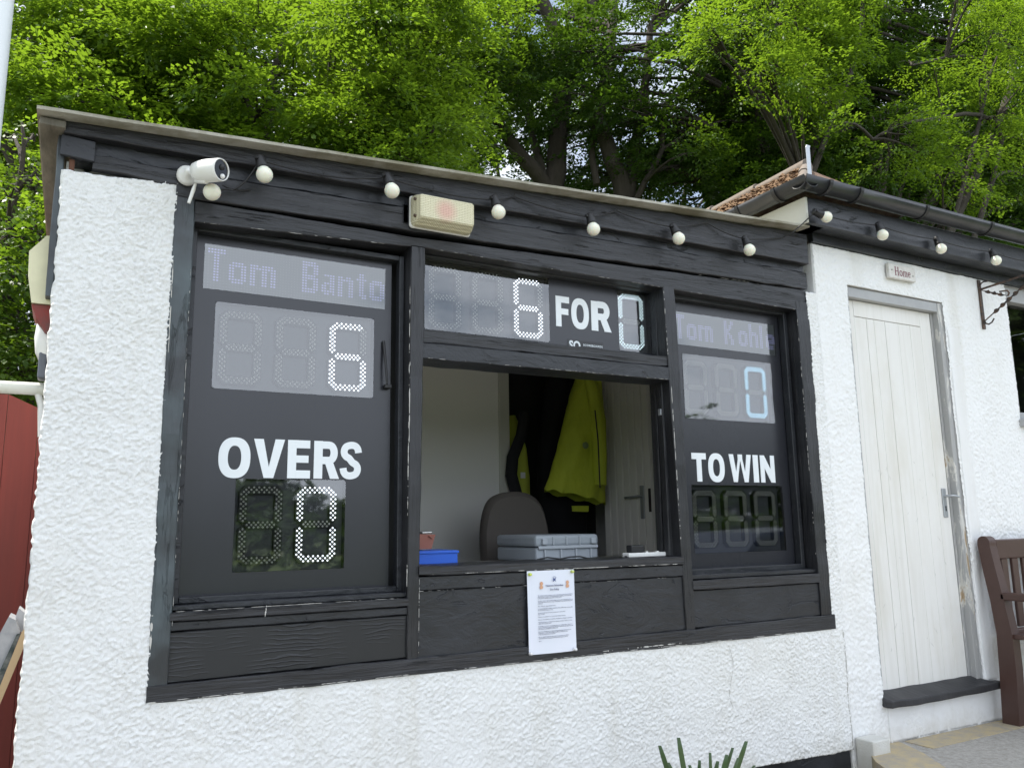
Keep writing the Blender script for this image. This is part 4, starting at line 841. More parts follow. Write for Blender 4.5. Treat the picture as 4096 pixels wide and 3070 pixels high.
def clip(c, ax, r=.061, wd=.022):
    mb = MB(); v = []; n = 12
    for w_ in (-wd/2, wd/2):
        for k in range(n+1):
            a = math.pi*k/n; s_ = Vector((0, -1, 0)) if ax == 'x' else Vector((-1, 0, 0)); e_ = Vector((w_, 0, 0)) if ax == 'x' else Vector((0, w_, 0))
            v.append(c+e_+s_*math.cos(a)*r+Vector((0, 0, -math.sin(a)*r)))
    for w_ in (-wd/2, wd/2):
        for k in range(n+1):
            a = math.pi*k/n; s_ = Vector((0, -1, 0)) if ax == 'x' else Vector((-1, 0, 0)); e_ = Vector((w_, 0, 0)) if ax == 'x' else Vector((0, w_, 0))
            v.append(c+e_+s_*math.cos(a)*(r-.006)+Vector((0, 0, -math.sin(a)*(r-.006))))
    m_ = n+1; f = [(k, k+1, m_+k+1, m_+k) for k in range(n)]+[(k, 2*m_+k, 2*m_+k+1, k+1) for k in range(n)]+[(m_+k, m_+k+1, 3*m_+k+1, 3*m_+k) for k in range(n)]
    return mb.add(v, f)
for x in (gx+.13, gx+.36, gx+.9, gx+1.5): obj('gutter_clip', clip(Vector((x, gy, gzc+.05*(x-gx)/(9-gx))), 'x'), RUBBER, pvn)
for y in (gy+.16, gy+.42): obj('gutter_clip', clip(Vector((gx, y, gzc)), 'y'), RUBBER, pvn)
# roof corner: tiled slope beside the hut, mossy ridge
tl = MB(); ap0 = Vector((3.74, .32, 2.065)); rr = random.Random(3)
g0 = Vector((gx+.03, gy+.04, gzc+.005))
NY = 16; NXt = 5
def roofpt(s, t): # s 0..1 up the slope, t distance back
    a = g0+Vector((0, t, 0)); b = Vector((ap0.x, ap0.y+max(0, t-.0), ap0.z)); 
    return a.lerp(b, s)
for i in range(NY):
    for j in range(NXt):
        t0, t1 = i*.17, (i+1)*.17-.006; s0, s1 = j/NXt, (j+1)/NXt+.04; lift = .010+.005*rr.random()
        up_ = Vector((-.6, 0, .8)); q = [roofpt(s0, t0)+up_*lift, roofpt(s0, t1)+up_*lift, roofpt(min(s1, 1), t1), roofpt(min(s1, 1), t0)]
        lo_ = [p-up_*.012 for p in q]; tl.add(q+lo_, [(3, 2, 1, 0), (4, 5, 6, 7), (0, 1, 5, 4), (1, 2, 6, 5), (3, 7, 6, 2), (0, 4, 7, 3)])
fg = [g0, Vector((4.05, g0.y, g0.z+.01)), ap0]; tl.add([*fg, *[p-Vector((0, 0, .014)) for p in fg]], [(0, 1, 2), (5, 4, 3), (0, 3, 4, 1), (1, 4, 5, 2), (2, 5, 3, 0)])
tl.add([ap0, Vector((4.05, g0.y, g0.z+.01)), Vector((4.6, 3, g0.z+.01)), ap0+Vector((0, 2.7, 0))], [(0, 1, 2, 3)])
roofo = obj('roof', tl, MOSSTILE, pvn)
rg = MB()
for i in range(7):
    a = g0.lerp(ap0, 1)+Vector((0, .40*i, 0)); rg.tube([a+Vector((0, -.02, .006)), a+Vector((0, .37, .0))], [.045, .038], 10)
a = g0+Vector((.0, 0, .01))
for i in range(2): rg.tube([g0.lerp(ap0, .06+i*.48), g0.lerp(ap0, .52+i*.48)], [.034, .028], 10)
obj('ridge_tiles', rg, TILEEDGE, roofo)
ms = MB()
for i in range(900):
    s, t = rr.random()**.8, rr.random()*1.6; p = roofpt(s, t)+Vector((-.01, 0, .014)); r_ = .007+.018*rr.random()**2; k = 5; ph = rr.random()*6
    v = [p+Vector((r_*math.cos(ph+2*math.pi*q/k)*(.7+.6*rr.random()), r_*math.sin(ph+2*math.pi*q/k), 0)) for q in range(k)]+[p+Vector((0, 0, r_*(.5+.5*rr.random())))]
    ms.add(v, [(q, (q+1) % k, k) for q in range(k)], True)
for i in range(1100):
    s, t = rr.random(), rr.random()*1.3; p = roofpt(s, t)+Vector((-.01, 0, .014)); d = Vector((rr.uniform(-1, 1), rr.uniform(-1, 1), rr.uniform(0, .6)))*.018
    ms.tube([p, p+d*.6+Vector((0, 0, .004)), p+d], [.0012, .001, .0004], 3, False)
obj('moss', ms, MOSS, roofo)
sb = MB(); s0 = Vector((gx+.02, gy-.02, gzc+.00)); sp = [s0, s0+Vector((0, 0, .12)), s0+Vector((0, 0, .165)), s0+Vector((.006, 0, .180)), s0+Vector((.018, .01, .176))]
for a, b in zip(sp[:-1], sp[1:]):
    v = [a+Vector((-.013, 0, 0)), a+Vector((.013, 0, 0)), b+Vector((.013, 0, 0)), b+Vector((-.013, 0, 0))]; sb.add(v+[q+Vector((0, .004, 0)) for q in v], [(0, 1, 2, 3), (7, 6, 5, 4), (0, 3, 7, 4), (1, 5, 6, 2), (2, 6, 7, 3)])
obj('gutter_strap', sb, GALV, pvn)
# sign
sn = thing('door_sign', 'small weathered white plaque reading Home above the door', 'sign', (4.05, 0, 1.33))
obj('plaque', MB().rbox(3.937, 4.168, -.026, -.004, 1.320, 1.404, .004), simple('distressed_white_wood', (.66, .65, .62), .7, 40, .3, .5, (.42, .38, .33), 40), sn)
SGI = simple('faded_maroon_paint', (.20, .06, .09), .7)
def serif(mb, x, z, h, y):
    s_ = h*.13; t_ = h*.055
    def bx_(a, b, c, d): mb.box(x+a*h, x+b*h, y-.0008, y, z+c*h, z+d*h)
    def stp(pts, w_):
        L_, R_ = stroke([(x+a*h, z+b*h) for a, b in pts], w_*h); n = len(L_); mb.add([(a, y-.0009, b) for a, b in L_+R_], [(i, n+i, n+i+1, i+1) for i in range(n-1)])
    for a in (.06, .52): bx_(a, a+.13, .06, .94); bx_(a-.06, a+.19, 0, .06); bx_(a-.06, a+.19, .94, 1)
    bx_(.19, .52, .46, .54); x += .80*h
    stp([(.26+.20*math.cos(R(k*20)), .33+.29*math.sin(R(k*20))) for k in range(19)], .11); x += .56*h
    for a in (.06, .36, .66): bx_(a, a+.11, .04, .58); bx_(a-.05, a+.15, 0, .05)
    stp([(.12, .52), (.24, .62), (.36, .60), (.42, .50)], .08); stp([(.42, .52), (.54, .62), (.66, .60), (.72, .50)], .08); x += .88*h
    stp([(.06, .36), (.44, .36), (.44, .46), (.34, .60), (.20, .60), (.08, .48), (.06, .30), (.12, .12), (.26, .05), (.42, .10)], .09)
tx = MB(); serif(tx, 3.985, 1.338, .050, -.0265); obj('lettering', tx, SGI, sn)
obj('fixing_hole', MB().lathe([(.004, 0), (.004, .001), (0, .001)], Matrix.Translation((3.962, -.026, 1.366)) @ AX, 8).lathe([(.004, 0), (.004, .001), (0, .001)], Matrix.Translation((4.143, -.026, 1.352)) @ AX, 8), RUBBER, sn)
# wrought iron bracket
hb = thing('hanging_basket_bracket', 'rusty wrought iron hanging basket bracket with twisted bar on the white wall', 'bracket', (4.81, 0, 1.1))
bx0 = 4.812
obj('back_plate', MB().rbox(bx0-.014, bx0+.014, -.008, .0, 1.118, 1.425, .002), RUST, hb)
aw = MB(); aw.tube([(bx0, -.008, 1.365), (bx0, -.17, 1.375), (bx0, -.36, 1.385)], .0065, 6)
def twisted(mb, a, b, r=.009, turns=4, flat=.35):
    v = []; n = 40
    for i in range(n+1):
        t = i/n; c = a.lerp(b, t); d = (b-a).normalized(); u = Vector((1, 0, 0)); w2 = d.cross(u).normalized(); ang_ = turns*math.pi*max(0, min(1, (t-.15)/.7)); ww = 1.25 if .15 < t < .85 else .8
        for k in range(4): th = ang_+math.pi/2*k; rr_ = r*ww*(1 if k % 2 == 0 else flat); v.append(c+(u*math.cos(th)+w2*math.sin(th))*rr_)
    mb.add(v, [(i*4+k, i*4+(k+1) % 4, (i+1)*4+(k+1) % 4, (i+1)*4+k) for i in range(n) for k in range(4)])
twisted(aw, Vector((bx0, -.010, 1.165)), Vector((bx0, -.355, 1.380)), .010, 6); twisted(aw, Vector((bx0, -.012, 1.360)), Vector((bx0, -.165, 1.285)), .009, 3)
aw.tube([(bx0, -.008, 1.175), (bx0, -.018, 1.150), (bx0, -.035, 1.142), (bx0, -.055, 1.150), (bx0, -.070, 1.170)], .005, 6); aw.tube([(bx0, -.006, 1.38), (bx0, -.015, 1.40), (bx0, -.032, 1.408), (bx0, -.055, 1.405)], .005, 6)
aw.tube([(bx0, -.165, 1.285), (bx0, -.175, 1.30), (bx0, -.165, 1.318), (bx0, -.12, 1.322)], .005, 6)
obj('scroll_arms', aw, RUST, hb)
# bench
bn = thing('park_bench', 'dark brown slatted wooden bench standing against the pavilion wall', 'bench', (5.2, -.3, PZ))
UX = 4.500; TOPZ = -.105
def upright(x):
    m = MB(); pts = [(-.10, PZ+.004), (-.115, -.80), (-.118, -.62), (-.10, -.45), (-.075, -.28), (-.060, -.16)]; wd = .032; v = []; half = [.045, .045, .042, .038, .036, .034]
    poly = [(p[0]-h, p[1]) for p, h in zip(pts, half)]; top = (pts[-1][0], TOPZ-.034)
    arc = [(top[0]-.034*math.cos(R(a)), top[1]+.034*math.sin(R(a))) for a in range(0, 181, 20)]
    poly = poly+arc+[(p[0]+h, p[1]) for p, h in zip(reversed(pts), reversed(half))]; n = len(poly)
    v = [(x-wd, a, b) for a, b in poly]+[(x+wd, a, b) for a, b in poly]
    m.add(v, [tuple(reversed(range(n))), tuple(range(n, 2*n))]+[(i, (i+1) % n, (i+1) % n+n, i+n) for i in range(n)]); return m
for x in (UX, UX+1.5): obj('back_post', upright(x), BROWN, bn)
T2 = lambda a: Matrix.Translation((0, a, 0))
obj('top_rail', MB().rbox(UX+.033, UX+1.467, -.092, -.052, -.23, -.125, .006), BROWN, bn); obj('lower_rail', MB().rbox(UX+.033, UX+1.467, -.135, -.095, -.66, -.60, .005), BROWN, bn)
for i in range(14): x = UX+.075+i*.1; obj('back_slat', MB().rbox(x, x+.055, -.088, -.070, -.60, -.23, .003, 1, None), BROWN, bn)
for x in (UX, UX+1.5): obj('arm_rest', MB().rbox(x-.032, x+.032, -.60, -.115, -.445, -.405, .008), BROWN, bn); obj('front_leg', MB().rbox(x-.03, x+.03, -.57, -.51, PZ+.004, -.447, .004), BROWN, bn)
for i in range(5): obj('seat_slat', MB().rbox(UX-.02, UX+1.52, -.58+i*.092, -.51+i*.092, -.66+.004*i, -.635+.004*i, .004), BROWN, bn)

# ------------------------------------------------------------------ left side of the hut
al = thing('alarm_box', 'faded cream alarm bell box with red lower lens on the side wall of the hut', 'alarm box', (-.12, .15, .75))
q = [W(a, b, .10) for a, b in ((190, 957), (118, 1020), (122, 1110), (140, 1225), (215, 1225), (235, 1100), (238, 957))]
AL = [(p.x, p.z) for p in q]; AL = [(-.108, .928), (-.152, .870), (-.149, .790), (-.134, .705), (-.076, .705), (-.076, .93)]
obj('cover', MB().prism(AL, .06, .26), CREAM, al); q = [(-.134, .703), (-.120, .665), (-.092, .622), (-.076, .618), (-.076, .703)]; obj('lens', MB().prism(q, .07, .25), REDPL, al)
fl = thing('floodlight', 'small white domed lamp on a grey bracket below the alarm box', 'light fitting', (-.1, .2, .5))
obj('dome', MB().lathe([(0, -.085), (.020, -.08), (.034, -.05), (.040, 0), (.036, .05), (.022, .08), (0, .085)], Matrix.Translation((-.082, .16, .615)), 20), WPLAST, fl)
obj('bracket', MB().rbox(-.104, -.078, .13, .20, .480, .565, .006), simple('slate_grey_plastic', (.10, .11, .13), .5), fl)
hr_ = thing('white_handrail', 'horizontal white painted pipe fixed to the left side of the hut', 'rail', (-.8, .2, .45))
obj('pipe', MB().tube([(-.079, .2, .455), (-.6, .2, .452), (-1.6, .2, .448)], .0205, 16), simple('old_white_gloss', (.72, .72, .66), .4, var=.5, vcol=(.5, .5, .38), vscale=9), hr_)
obj('support', MB().tube([(-.10, .2, .44), (-.088, .2, .40), (-.08, .2, .30)], .010, 8), WPLAST, hr_); obj('support', MB().tube([(-1.55, .2, .44), (-1.55, .2, GZ)], .02, 10), WPLAST, hr_)
rs2 = thing('red_shed', 'red painted board shed beside the hut', 'shed', (-1.2, 1.6, GZ))
wl = MB(); tops_ = lambda x: .576 if x < -.232 else .576-(x+.232)*.49
x = -2.6
while x < .3:
    x2 = x+.118; wl.prism([(x+.001, GZ), (x2-.001, GZ), (x2-.001, tops_(x2)), (x+.001, tops_(x))], 1.2, 1.225); x = x2
obj('front_boards', wl, REDSHED, rs2); obj('shell', MB().box(-2.6, .25, 1.226, 2.9, GZ, .30), REDSHED, rs2); obj('roof', MB().box(-2.65, .0, 1.19, 2.95, .58, .61, Matrix()), simple('dark_felt', (.04, .04, .04), .9), rs2) if False else None
sf = thing('unseen_shade_blocker', 'unseen black fence closing the far side of the gap by the hut', 'blocker', (-.85, 1.2, GZ))  # added out of view to shade the lower part of the red shed
obj('blocker_boards', MB().box(-.95, -.92, -.2, 1.19, GZ, .30), simple('black_blocker_boards', (.02, .018, .015), .8), sf); obj('blocker_post', MB().box(-.92, -.84, -.2, -.12, GZ, .36), simple('black_blocker_post', (.02, .018, .015), .8), sf)
def lean_board(name, label, px, y, mat, emat, th=.03, cat='board'):
    t = thing(name, label, cat, (-.3, y, GZ)); q = [W(a, b, y) for a, b in px]
    obj('face', MB().prism([(p.x, p.z) for p in q], y, y+.30), mat, t); return t
WDE = simple('pale_timber_edge', (.46, .33, .19), .7, 60, .3); GRN = simple('dark_green_paint', (.03, .045, .043), .6, var=.6, vcol=(.3, .3, .28), vscale=30); LG = simple('scratched_grey_acrylic', (.30, .31, .33), .35, var=.5, vcol=(.5, .5, .52), vscale=25)
lb = thing('leaning_boards', 'grey faced boards with pale timber edges leaning by the red shed', 'boards', (-.25, .5, GZ))
def quadp(px, y0, y1): return MB().prism([(W(a, b, y0).x, W(a, b, y0).z) for a, b in px], y0, y1)
obj('grey_panel', quadp([(-60, 2640), (35, 2465), (62, 2478), (80, 2528), (-20, 2740), (-90, 2760)], .45, .60), LG, lb)
obj('grey_panel', quadp([(58, 2478), (75, 2430), (112, 2460), (113, 2500), (100, 2515), (84, 2528)], .50, .60), LG, lb)
obj('green_edge', quadp([(66, 2536), (84, 2530), (0, 2745), (-40, 2850), (-80, 2850)], .44, .449), GRN, lb)
obj('timber_edge', quadp([(86, 2528), (112, 2496), (98, 2580), (0, 2815), (-60, 2990), (-100, 2990)], .43, .439), WDE, lb)
pole = thing('white_pole', 'tall white pole at the far left edge', 'pole', (-.24, -.5, GZ))
obj('shaft', MB().tube([(-.2455, -.5, GZ), (-.2455, -.5, 1.0), (-.2455, -.5, 3.2)], .040, 24), simple('white_gloss_pole', (.74, .78, .80), .3), pole); obj('base_collar', MB().tube([(-.2455, -.5, GZ), (-.2455, -.5, GZ+.08)], .055, 20), WPLAST, pole)
# spiky plant
pl = thing('spiky_plant', 'clump of sword shaped green leaves in front of the white wall', 'plant', (2.0, -.42, GZ))
LFM = M('sword_leaf', rough=.4); _g = LFM.noise(20, 3, .5, (3, 3, .3)); LFM.col(LFM.mix(_g, (.035, .075, .025), (.08, .13, .05))); LFM = LFM.m
for i, (tx_, tz_, bx_, w_, yy) in enumerate([(2640, 2982, 2700, .026, -.40), (2715, 2950, 2745, .028, -.46), (2800, 3040, 2800, .020, -.38), (2872, 3044, 2850, .030, -.42), (2908, 3018, 2880, .032, -.46), (2932, 2990, 2895, .022, -.36), (2986, 2964, 2935, .036, -.42), (2760, 3060, 2790, .018, -.5), (3020, 3060, 2900, .02, -.3), (2675, 3050, 2740, .016, -.44), (2842, 3010, 2850, .014, -.50), (2955, 3030, 2905, .015, -.48)]):
    t_ = W(tx_, tz_, yy); b_ = W(bx_, 3220, yy); b_.x = b_.x*.75+2.02*.25; base = Vector((2.0+(b_.x-2.0)*.35, yy, GZ)); v = []; n = 12; m = MB()
    for k in range(n+1):
        s = k/n; c = base.lerp(b_, min(1, s*2)) if s < .5 else b_.lerp(t_, (s-.5)*2)
        hw = w_*.36*(1 if s < .9 else 1-(s-.9)*4); side = Vector((1, 0, 0)); v += [c-side*hw, c+Vector((0, .008, 0)), c+side*hw]
    m.add(v, [(k*3+j, k*3+j+1, k*3+j+4, k*3+j+3) for k in range(n) for j in range(2)], True); lo = obj('leaf', m, LFM, pl)
    sm2 = lo.modifiers.new('thickness', 'SOLIDIFY'); sm2.thickness = .002

#TREES#
# ------------------------------------------------------------------ trees
def spray_tpl(n, rng, L=.60, Wd=.30, ls=.050):
    c, d = [], []
    k = 0
    while k < n:
        u = rng.random()**.8; side = rng.choice([-1, 1]); s_ = rng.random(); wd = Wd*(1-.75*u)*.9+.05
        x = u*L*.8+s_*wd*.55; y = side*s_*wd*.75+rng.normal(0, .012); z = rng.normal(0, .018)-.10*(x/L)**2*L-.12*s_*s_*wd
        a = side*(.9-.4*rng.random()); c.append((x, y, z)); d.append((math.cos(a), math.sin(a), rng.normal(-.15, .25))); k += 1
    return np.array(c), np.array(d)
TPL = [spray_tpl(74, RNG) for _ in range(12)]
def crown_mesh(pads, axis, leaf=.052, per=1.0, jit=.35, droop=.25, thick=.34, size=1.0):
    """pads: list of (centre, radius, sprays). leaf quads of every spray, gathered"""
    Cs, Ds, Ts, Ss = [], [], [], []
    for (c, r, ns) in pads:
        base_t = RNG.random()*.5; o_ = np.array(c)[:2]-axis[:2]; ba = math.atan2(o_[1], o_[0])+RNG.normal(0, .5); bx, by = math.cos(ba), math.sin(ba); tilt = RNG.normal(.05, .22)
        for _ in range(max(1, int(ns*per))):
            a = RNG.random()*2*math.pi; q = r*math.sqrt(RNG.random()); ua, va = 1.55*q*math.cos(a), .62*q*math.sin(a); off = np.array([ua*bx-va*by, ua*by+va*bx, RNG.normal(0, thick*r)+tilt*ua-.22*ua*ua/r])
            p = np.array(c)+off; out = p[:2]-axis[:2]; h = math.atan2(out[1], out[0])+RNG.normal(0, .6); pit = -droop+RNG.normal(0, jit); roll = RNG.normal(0, .4)
            ch_, sh_, cp, sp, cr_, sr = math.cos(h), math.sin(h), math.cos(pit), math.sin(pit), math.cos(roll), math.sin(roll)
            X = np.array([ch_*cp, sh_*cp, sp]); Y0 = np.array([-sh_, ch_, 0]); Z0 = np.cross(X, Y0); Y = Y0*cr_+Z0*sr; Z = np.cross(X, Y); Rm = np.stack([X, Y, Z])
            tc_, td = TPL[RNG.integers(len(TPL))]; k = size*(.75+.5*RNG.random())
            Cs.append(p+(tc_*k) @ Rm); Ds.append(td @ Rm); Ts.append(np.full(len(tc_), base_t)+RNG.random(len(tc_))*.5); Ss.append(np.full(len(tc_), leaf*1.12)*(.7+.6*RNG.random(len(tc_))))
    C = np.concatenate(Cs); D = np.concatenate(Ds); t = np.concatenate(Ts); s_ = np.concatenate(Ss)[:, None]
    D /= np.linalg.norm(D, axis=1)[:, None]; Nn = RNG.normal(0, .30, D.shape)+np.array([0, 0, 1.0]); S = np.cross(D, Nn); S /= np.linalg.norm(S, axis=1)[:, None]+1e-9
    V = np.stack([C, C+D*s_*.45+S*s_*.29, C+D*s_, C+D*s_*.45-S*s_*.29], 1).reshape(-1, 3); n = len(C)
    return V, np.arange(4*n).reshape(n, 4), np.repeat(t, 4)
def limb(mb, pts, r0, r1, n=9, wob=.05, seg=5):
    out = []; P_ = [Vector(p) for p in pts]
    for i in range(len(P_)-1):
        for k in range(seg):
            t = k/seg; a, b = P_[i], P_[i+1]; p0 = P_[max(i-1, 0)]; p3 = P_[min(i+2, len(P_)-1)]
            out.append(.5*((2*a)+(b-p0)*t+(2*p0-5*a+4*b-p3)*t*t+(3*a-p0-3*b+p3)*t**3))
    out.append(P_[-1]); m = len(out); out = [p+Vector((noise.noise(p*1.7), noise.noise(p*1.7+Vector((9, 0, 0))), 0))*wob for p in out]
    mb.tube(out, [r0+(r1-r0)*(i/(m-1))**.8 for i in range(m)], n); return out
def tree(name, label, base, limbs, pads, lmat, group=None, leaf=.052, per=1.0, twigs=True, cat='tree', droop=.24, thick=.09, size=1.25):
    base = Vector(base); t = thing(name, label, cat, base, group); mb = MB(); nodes = []
    for pts, r0, r1 in limbs: nodes += [(p, r0) for p in limb(mb, pts, r0, r1)][2:]
    for (c, r, ns) in pads:
        c = Vector(c); 
        if nodes:
            lo = [q for q, _ in nodes if q.z < c.z+.3] or [q for q, _ in nodes]
            s_ = min(lo, key=lambda q: (q-c).length+.6*abs(q.z-(c.z-1.0)))
            d = c-s_
            if d.length > 7: continue
            mid = s_.lerp(c, .5)+Vector((0, 0, .12*d.length)); r1 = .010+.008*d.length
            mb.tube([s_, s_.lerp(mid, .5)+Vector((0, 0, .03)), mid, mid.lerp(c, .5)+Vector((0, 0, .05)), c], [r1*1.6, r1*1.2, r1, r1*.7, .004], 5, False)
            if twigs:
                for _ in range(4):
                    a = random.uniform(0, 6.28); e_ = c+Vector((math.cos(a)*r*.9, math.sin(a)*r*.9, -.12*r)); mb.tube([mid.lerp(c, .6), c.lerp(e_, .4)+Vector((0, 0, .04)), e_], [r1*.6, r1*.4, .002], 4, False)
    obj('trunk', mb, BARK, t)
    V, Fq, ti = crown_mesh(pads, np.array([base.x, base.y]), leaf, per, droop=droop, thick=thick, size=size)
    npmesh('crown', V, Fq, lmat, t, False, ti); return t
def pads_px(x0, x1, y0, y1, d0, d1, n, r=(.5, .9), ns=(14, 26), seed=0, slope=0):
    rr_ = random.Random(seed); out = []
    for _ in range(n):
        yy = rr_.uniform(d0, d1); x_, y_ = rr_.uniform(x0, x1), rr_.uniform(y0, y1); r_ = rr_.uniform(*r); out.append((tuple(W(x_, y_+slope*(x_-x0), yy)), r_, rr_.randint(*ns)))
    return out
def pads_box(x0, x1, y0, y1, z0, z1, n, r=(.7, 1.1), ns=(14, 24), seed=0):
    rr_ = random.Random(seed); return [((rr_.uniform(x0, x1), rr_.uniform(y0, y1), rr_.uniform(z0, z1)), rr_.uniform(*r), rr_.randint(*ns)) for _ in range(n)]
def gbase(x, y): return (x, y, gz(x, y)-.1)
# bright young beech behind the left half of the hut
A0 = gbase(2.0, 7.0)
tree('beech_tree', 'bright yellow green young beech with many thin stems, behind the left half of the hut', A0,
     [([A0, (2.1, 7.0, 1.6), W(1010, 560, 7), W(930, 250, 7), W(860, -200, 7)], .12, .03), ([(2.1, 7.0, 1.2), W(1080, 520, 7.2), W(1120, 200, 7.2), W(1190, -100, 7.3)], .09, .03),
      ([(2.05, 7.0, 1.0), W(900, 600, 6.8), W(640, 330, 6.6), W(420, 60, 6.5)], .07, .02), ([(2.1, 7.0, 1.4), W(1180, 600, 7), W(1400, 300, 6.8), W(1520, -60, 6.8)], .07, .02)],
     pads_px(200, 1000, -120, 260, 5.6, 7.2, 16, (0.33, 0.59), (16, 26), 1)+pads_px(220, 1000, 260, 640, 5.4, 7.0, 26, (0.30, 0.55), (16, 28), 2)+pads_px(950, 1700, 330, 700, 5.4, 7.4, 17, (0.30, 0.52), (14, 24), 3)+pads_px(1000, 1600, -150, 300, 6.0, 7.6, 9, (0.30, 0.52), (12, 20), 4), LEAF_Y, 'woodland trees behind the huts', leaf=.058)
B0 = gbase(3.9, 6.0)
tree('beech_tree', 'sunlit lime green beech sapling reaching over the middle of the hut roof', B0,
     [([B0, (3.85, 6.0, 2.2), W(1560, 560, 5.6), W(1555, 240, 5.5), W(1500, -100, 5.5)], .07, .02), ([(3.85, 5.9, 2.2), W(1600, 420, 5.5), W(1680, 150, 5.4), W(1760, -60, 5.4)], .05, .015)],
     pads_px(1380, 1850, -60, 330, 4.8, 5.8, 13, (0.26, 0.41), (12, 20), 5)+pads_px(1250, 1800, 330, 640, 4.7, 5.7, 13, (0.22, 0.37), (12, 20), 6), LEAF_Y, 'woodland trees behind the huts', leaf=.052)
C0 = gbase(3.4, 9.6)
tree('beech_tree', 'darker mid green beech filling in behind the bright young one', C0,
     [([C0, (3.4, 9.6, 3), (3.3, 9.6, 7), (3.2, 9.6, 10)], .2, .06)],
     pads_px(250, 1850, -200, 300, 8.6, 10.5, 34, (.6, .9), (14, 22), 50)+pads_px(250, 1780, 300, 720, 8.4, 10.5, 34, (.5, .8), (14, 22), 51), LEAF_G, 'woodland trees behind the huts', leaf=.062)
# old twin stemmed beeches in the middle
M0 = gbase(6.3, 9.5)
b1 = W(2215, 860, 9.5); M0 = gbase(b1.x, 9.5)
tree('old_beech_tree', 'big dark beech with three spreading trunks, behind the middle of the roof', M0,
     [([M0, W(2215, 900, 9.5), W(2225, 640, 9.5), W(2245, 300, 9.6), W(2215, 120, 9.6), W(2120, -100, 9.7)], .27, .12), ([W(2215, 780, 9.5), W(2100, 640, 9.4), W(2010, 520, 9.3), W(1940, 330, 9.2), W(1900, 0, 9.2)], .17, .07),
      ([W(2230, 620, 9.5), W(2275, 330, 9.7), W(2330, 130, 9.8), W(2420, -80, 9.8)], .15, .08), ([W(2165, 700, 9.5), W(2120, 500, 9.9), W(2060, 330, 10), W(2020, 60, 10)], .09, .04), ([W(2240, 130, 9.6), W(2380, 130, 9.6), W(2520, 60, 9.5)], .07, .03)],
     pads_px(1780, 2700, -330, -20, 9.8, 11.5, 16, (.5, .8), (14, 22), 7)+pads_px(1780, 2080, 60, 420, 8.0, 9.2, 7, (.35, .5), (12, 20), 8)+pads_px(1850, 2030, 420, 700, 8.2, 9.6, 5, (.3, .45), (10, 16), 9)+pads_box(3, 8, 9, 12, 9.0, 11, 14, seed=10), LEAF_G, 'woodland trees behind the huts', leaf=.062)
b2 = W(2500, 860, 8.6); M1 = gbase(b2.x, 8.6)
tree('old_beech_tree', 'dark V shaped beech trunk rising just right of the triple trunked one', M1,
     [([M1, W(2500, 880, 8.6), W(2450, 640, 8.6), W(2395, 450, 8.6), W(2440, 250, 8.7), W(2460, -80, 8.8)], .23, .08), ([W(2500, 820, 8.6), W(2545, 600, 8.6), W(2580, 360, 8.6), W(2600, 100, 8.6)], .16, .06),
      ([W(2480, 560, 8.6), W(2540, 420, 8.5), W(2600, 300, 8.5)], .05, .03), ([W(2545, 800, 8.4), W(2640, 600, 8.2), W(2660, 420, 8.2), W(2760, 380, 8.2)], .06, .03), ([W(2385, 740, 8.8), W(2370, 560, 8.8), W(2430, 400, 8.8)], .07, .05)],
     pads_px(2720, 3050, -220, 220, 7.2, 9.0, 14, (.5, .8), (18, 28), 11)+pads_px(2780, 3050, 300, 760, 7.0, 9.0, 14, (.45, .7), (18, 26), 12)+pads_px(2350, 2700, -60, 200, 9.4, 10.4, 5, (.35, .5), (8, 14), 71)+pads_box(6, 11, 9.5, 12, 8.5, 10.5, 12, seed=13), LEAF_G, 'woodland trees behind the huts', leaf=.060)
# dark mass on the right and its sunlit outer boughs
D0 = gbase(11.0, 7.5)
tree('dark_beech_tree', 'dense dark green tree with layered boughs filling the sky behind the pavilion', D0,
     [([D0, (11.0, 7.5, 2), (11.1, 7.4, 5), (11.0, 7.3, 9)], .3, .1), ([(11, 7.5, 1.0), (9.6, 7.2, 2.6), (8.4, 7.0, 4.5)], .14, .05)],
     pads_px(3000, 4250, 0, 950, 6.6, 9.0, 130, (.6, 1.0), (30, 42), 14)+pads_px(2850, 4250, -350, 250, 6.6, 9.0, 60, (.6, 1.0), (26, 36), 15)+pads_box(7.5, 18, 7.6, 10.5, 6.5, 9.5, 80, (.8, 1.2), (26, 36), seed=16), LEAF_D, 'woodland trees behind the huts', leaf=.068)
E0 = gbase(7.9, 5.4)
tree('beech_tree', 'yellow green sunlit boughs above the pavilion roof corner', E0,
     [([E0, (7.9, 5.6, 1.5), W(3300, 420, 5.9), W(3150, 150, 5.4), W(3000, -100, 5.2)], .07, .02), ([(7.9, 5.6, 1.5), W(3400, 300, 5.6), W(3450, 0, 5.4)], .07, .03)],
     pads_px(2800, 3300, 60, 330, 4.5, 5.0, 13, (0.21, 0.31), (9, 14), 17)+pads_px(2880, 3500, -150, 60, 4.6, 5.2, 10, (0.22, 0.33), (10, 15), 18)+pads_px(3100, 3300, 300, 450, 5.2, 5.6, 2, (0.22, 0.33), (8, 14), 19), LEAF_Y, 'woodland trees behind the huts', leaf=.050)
E1 = gbase(10.6, 4.6)
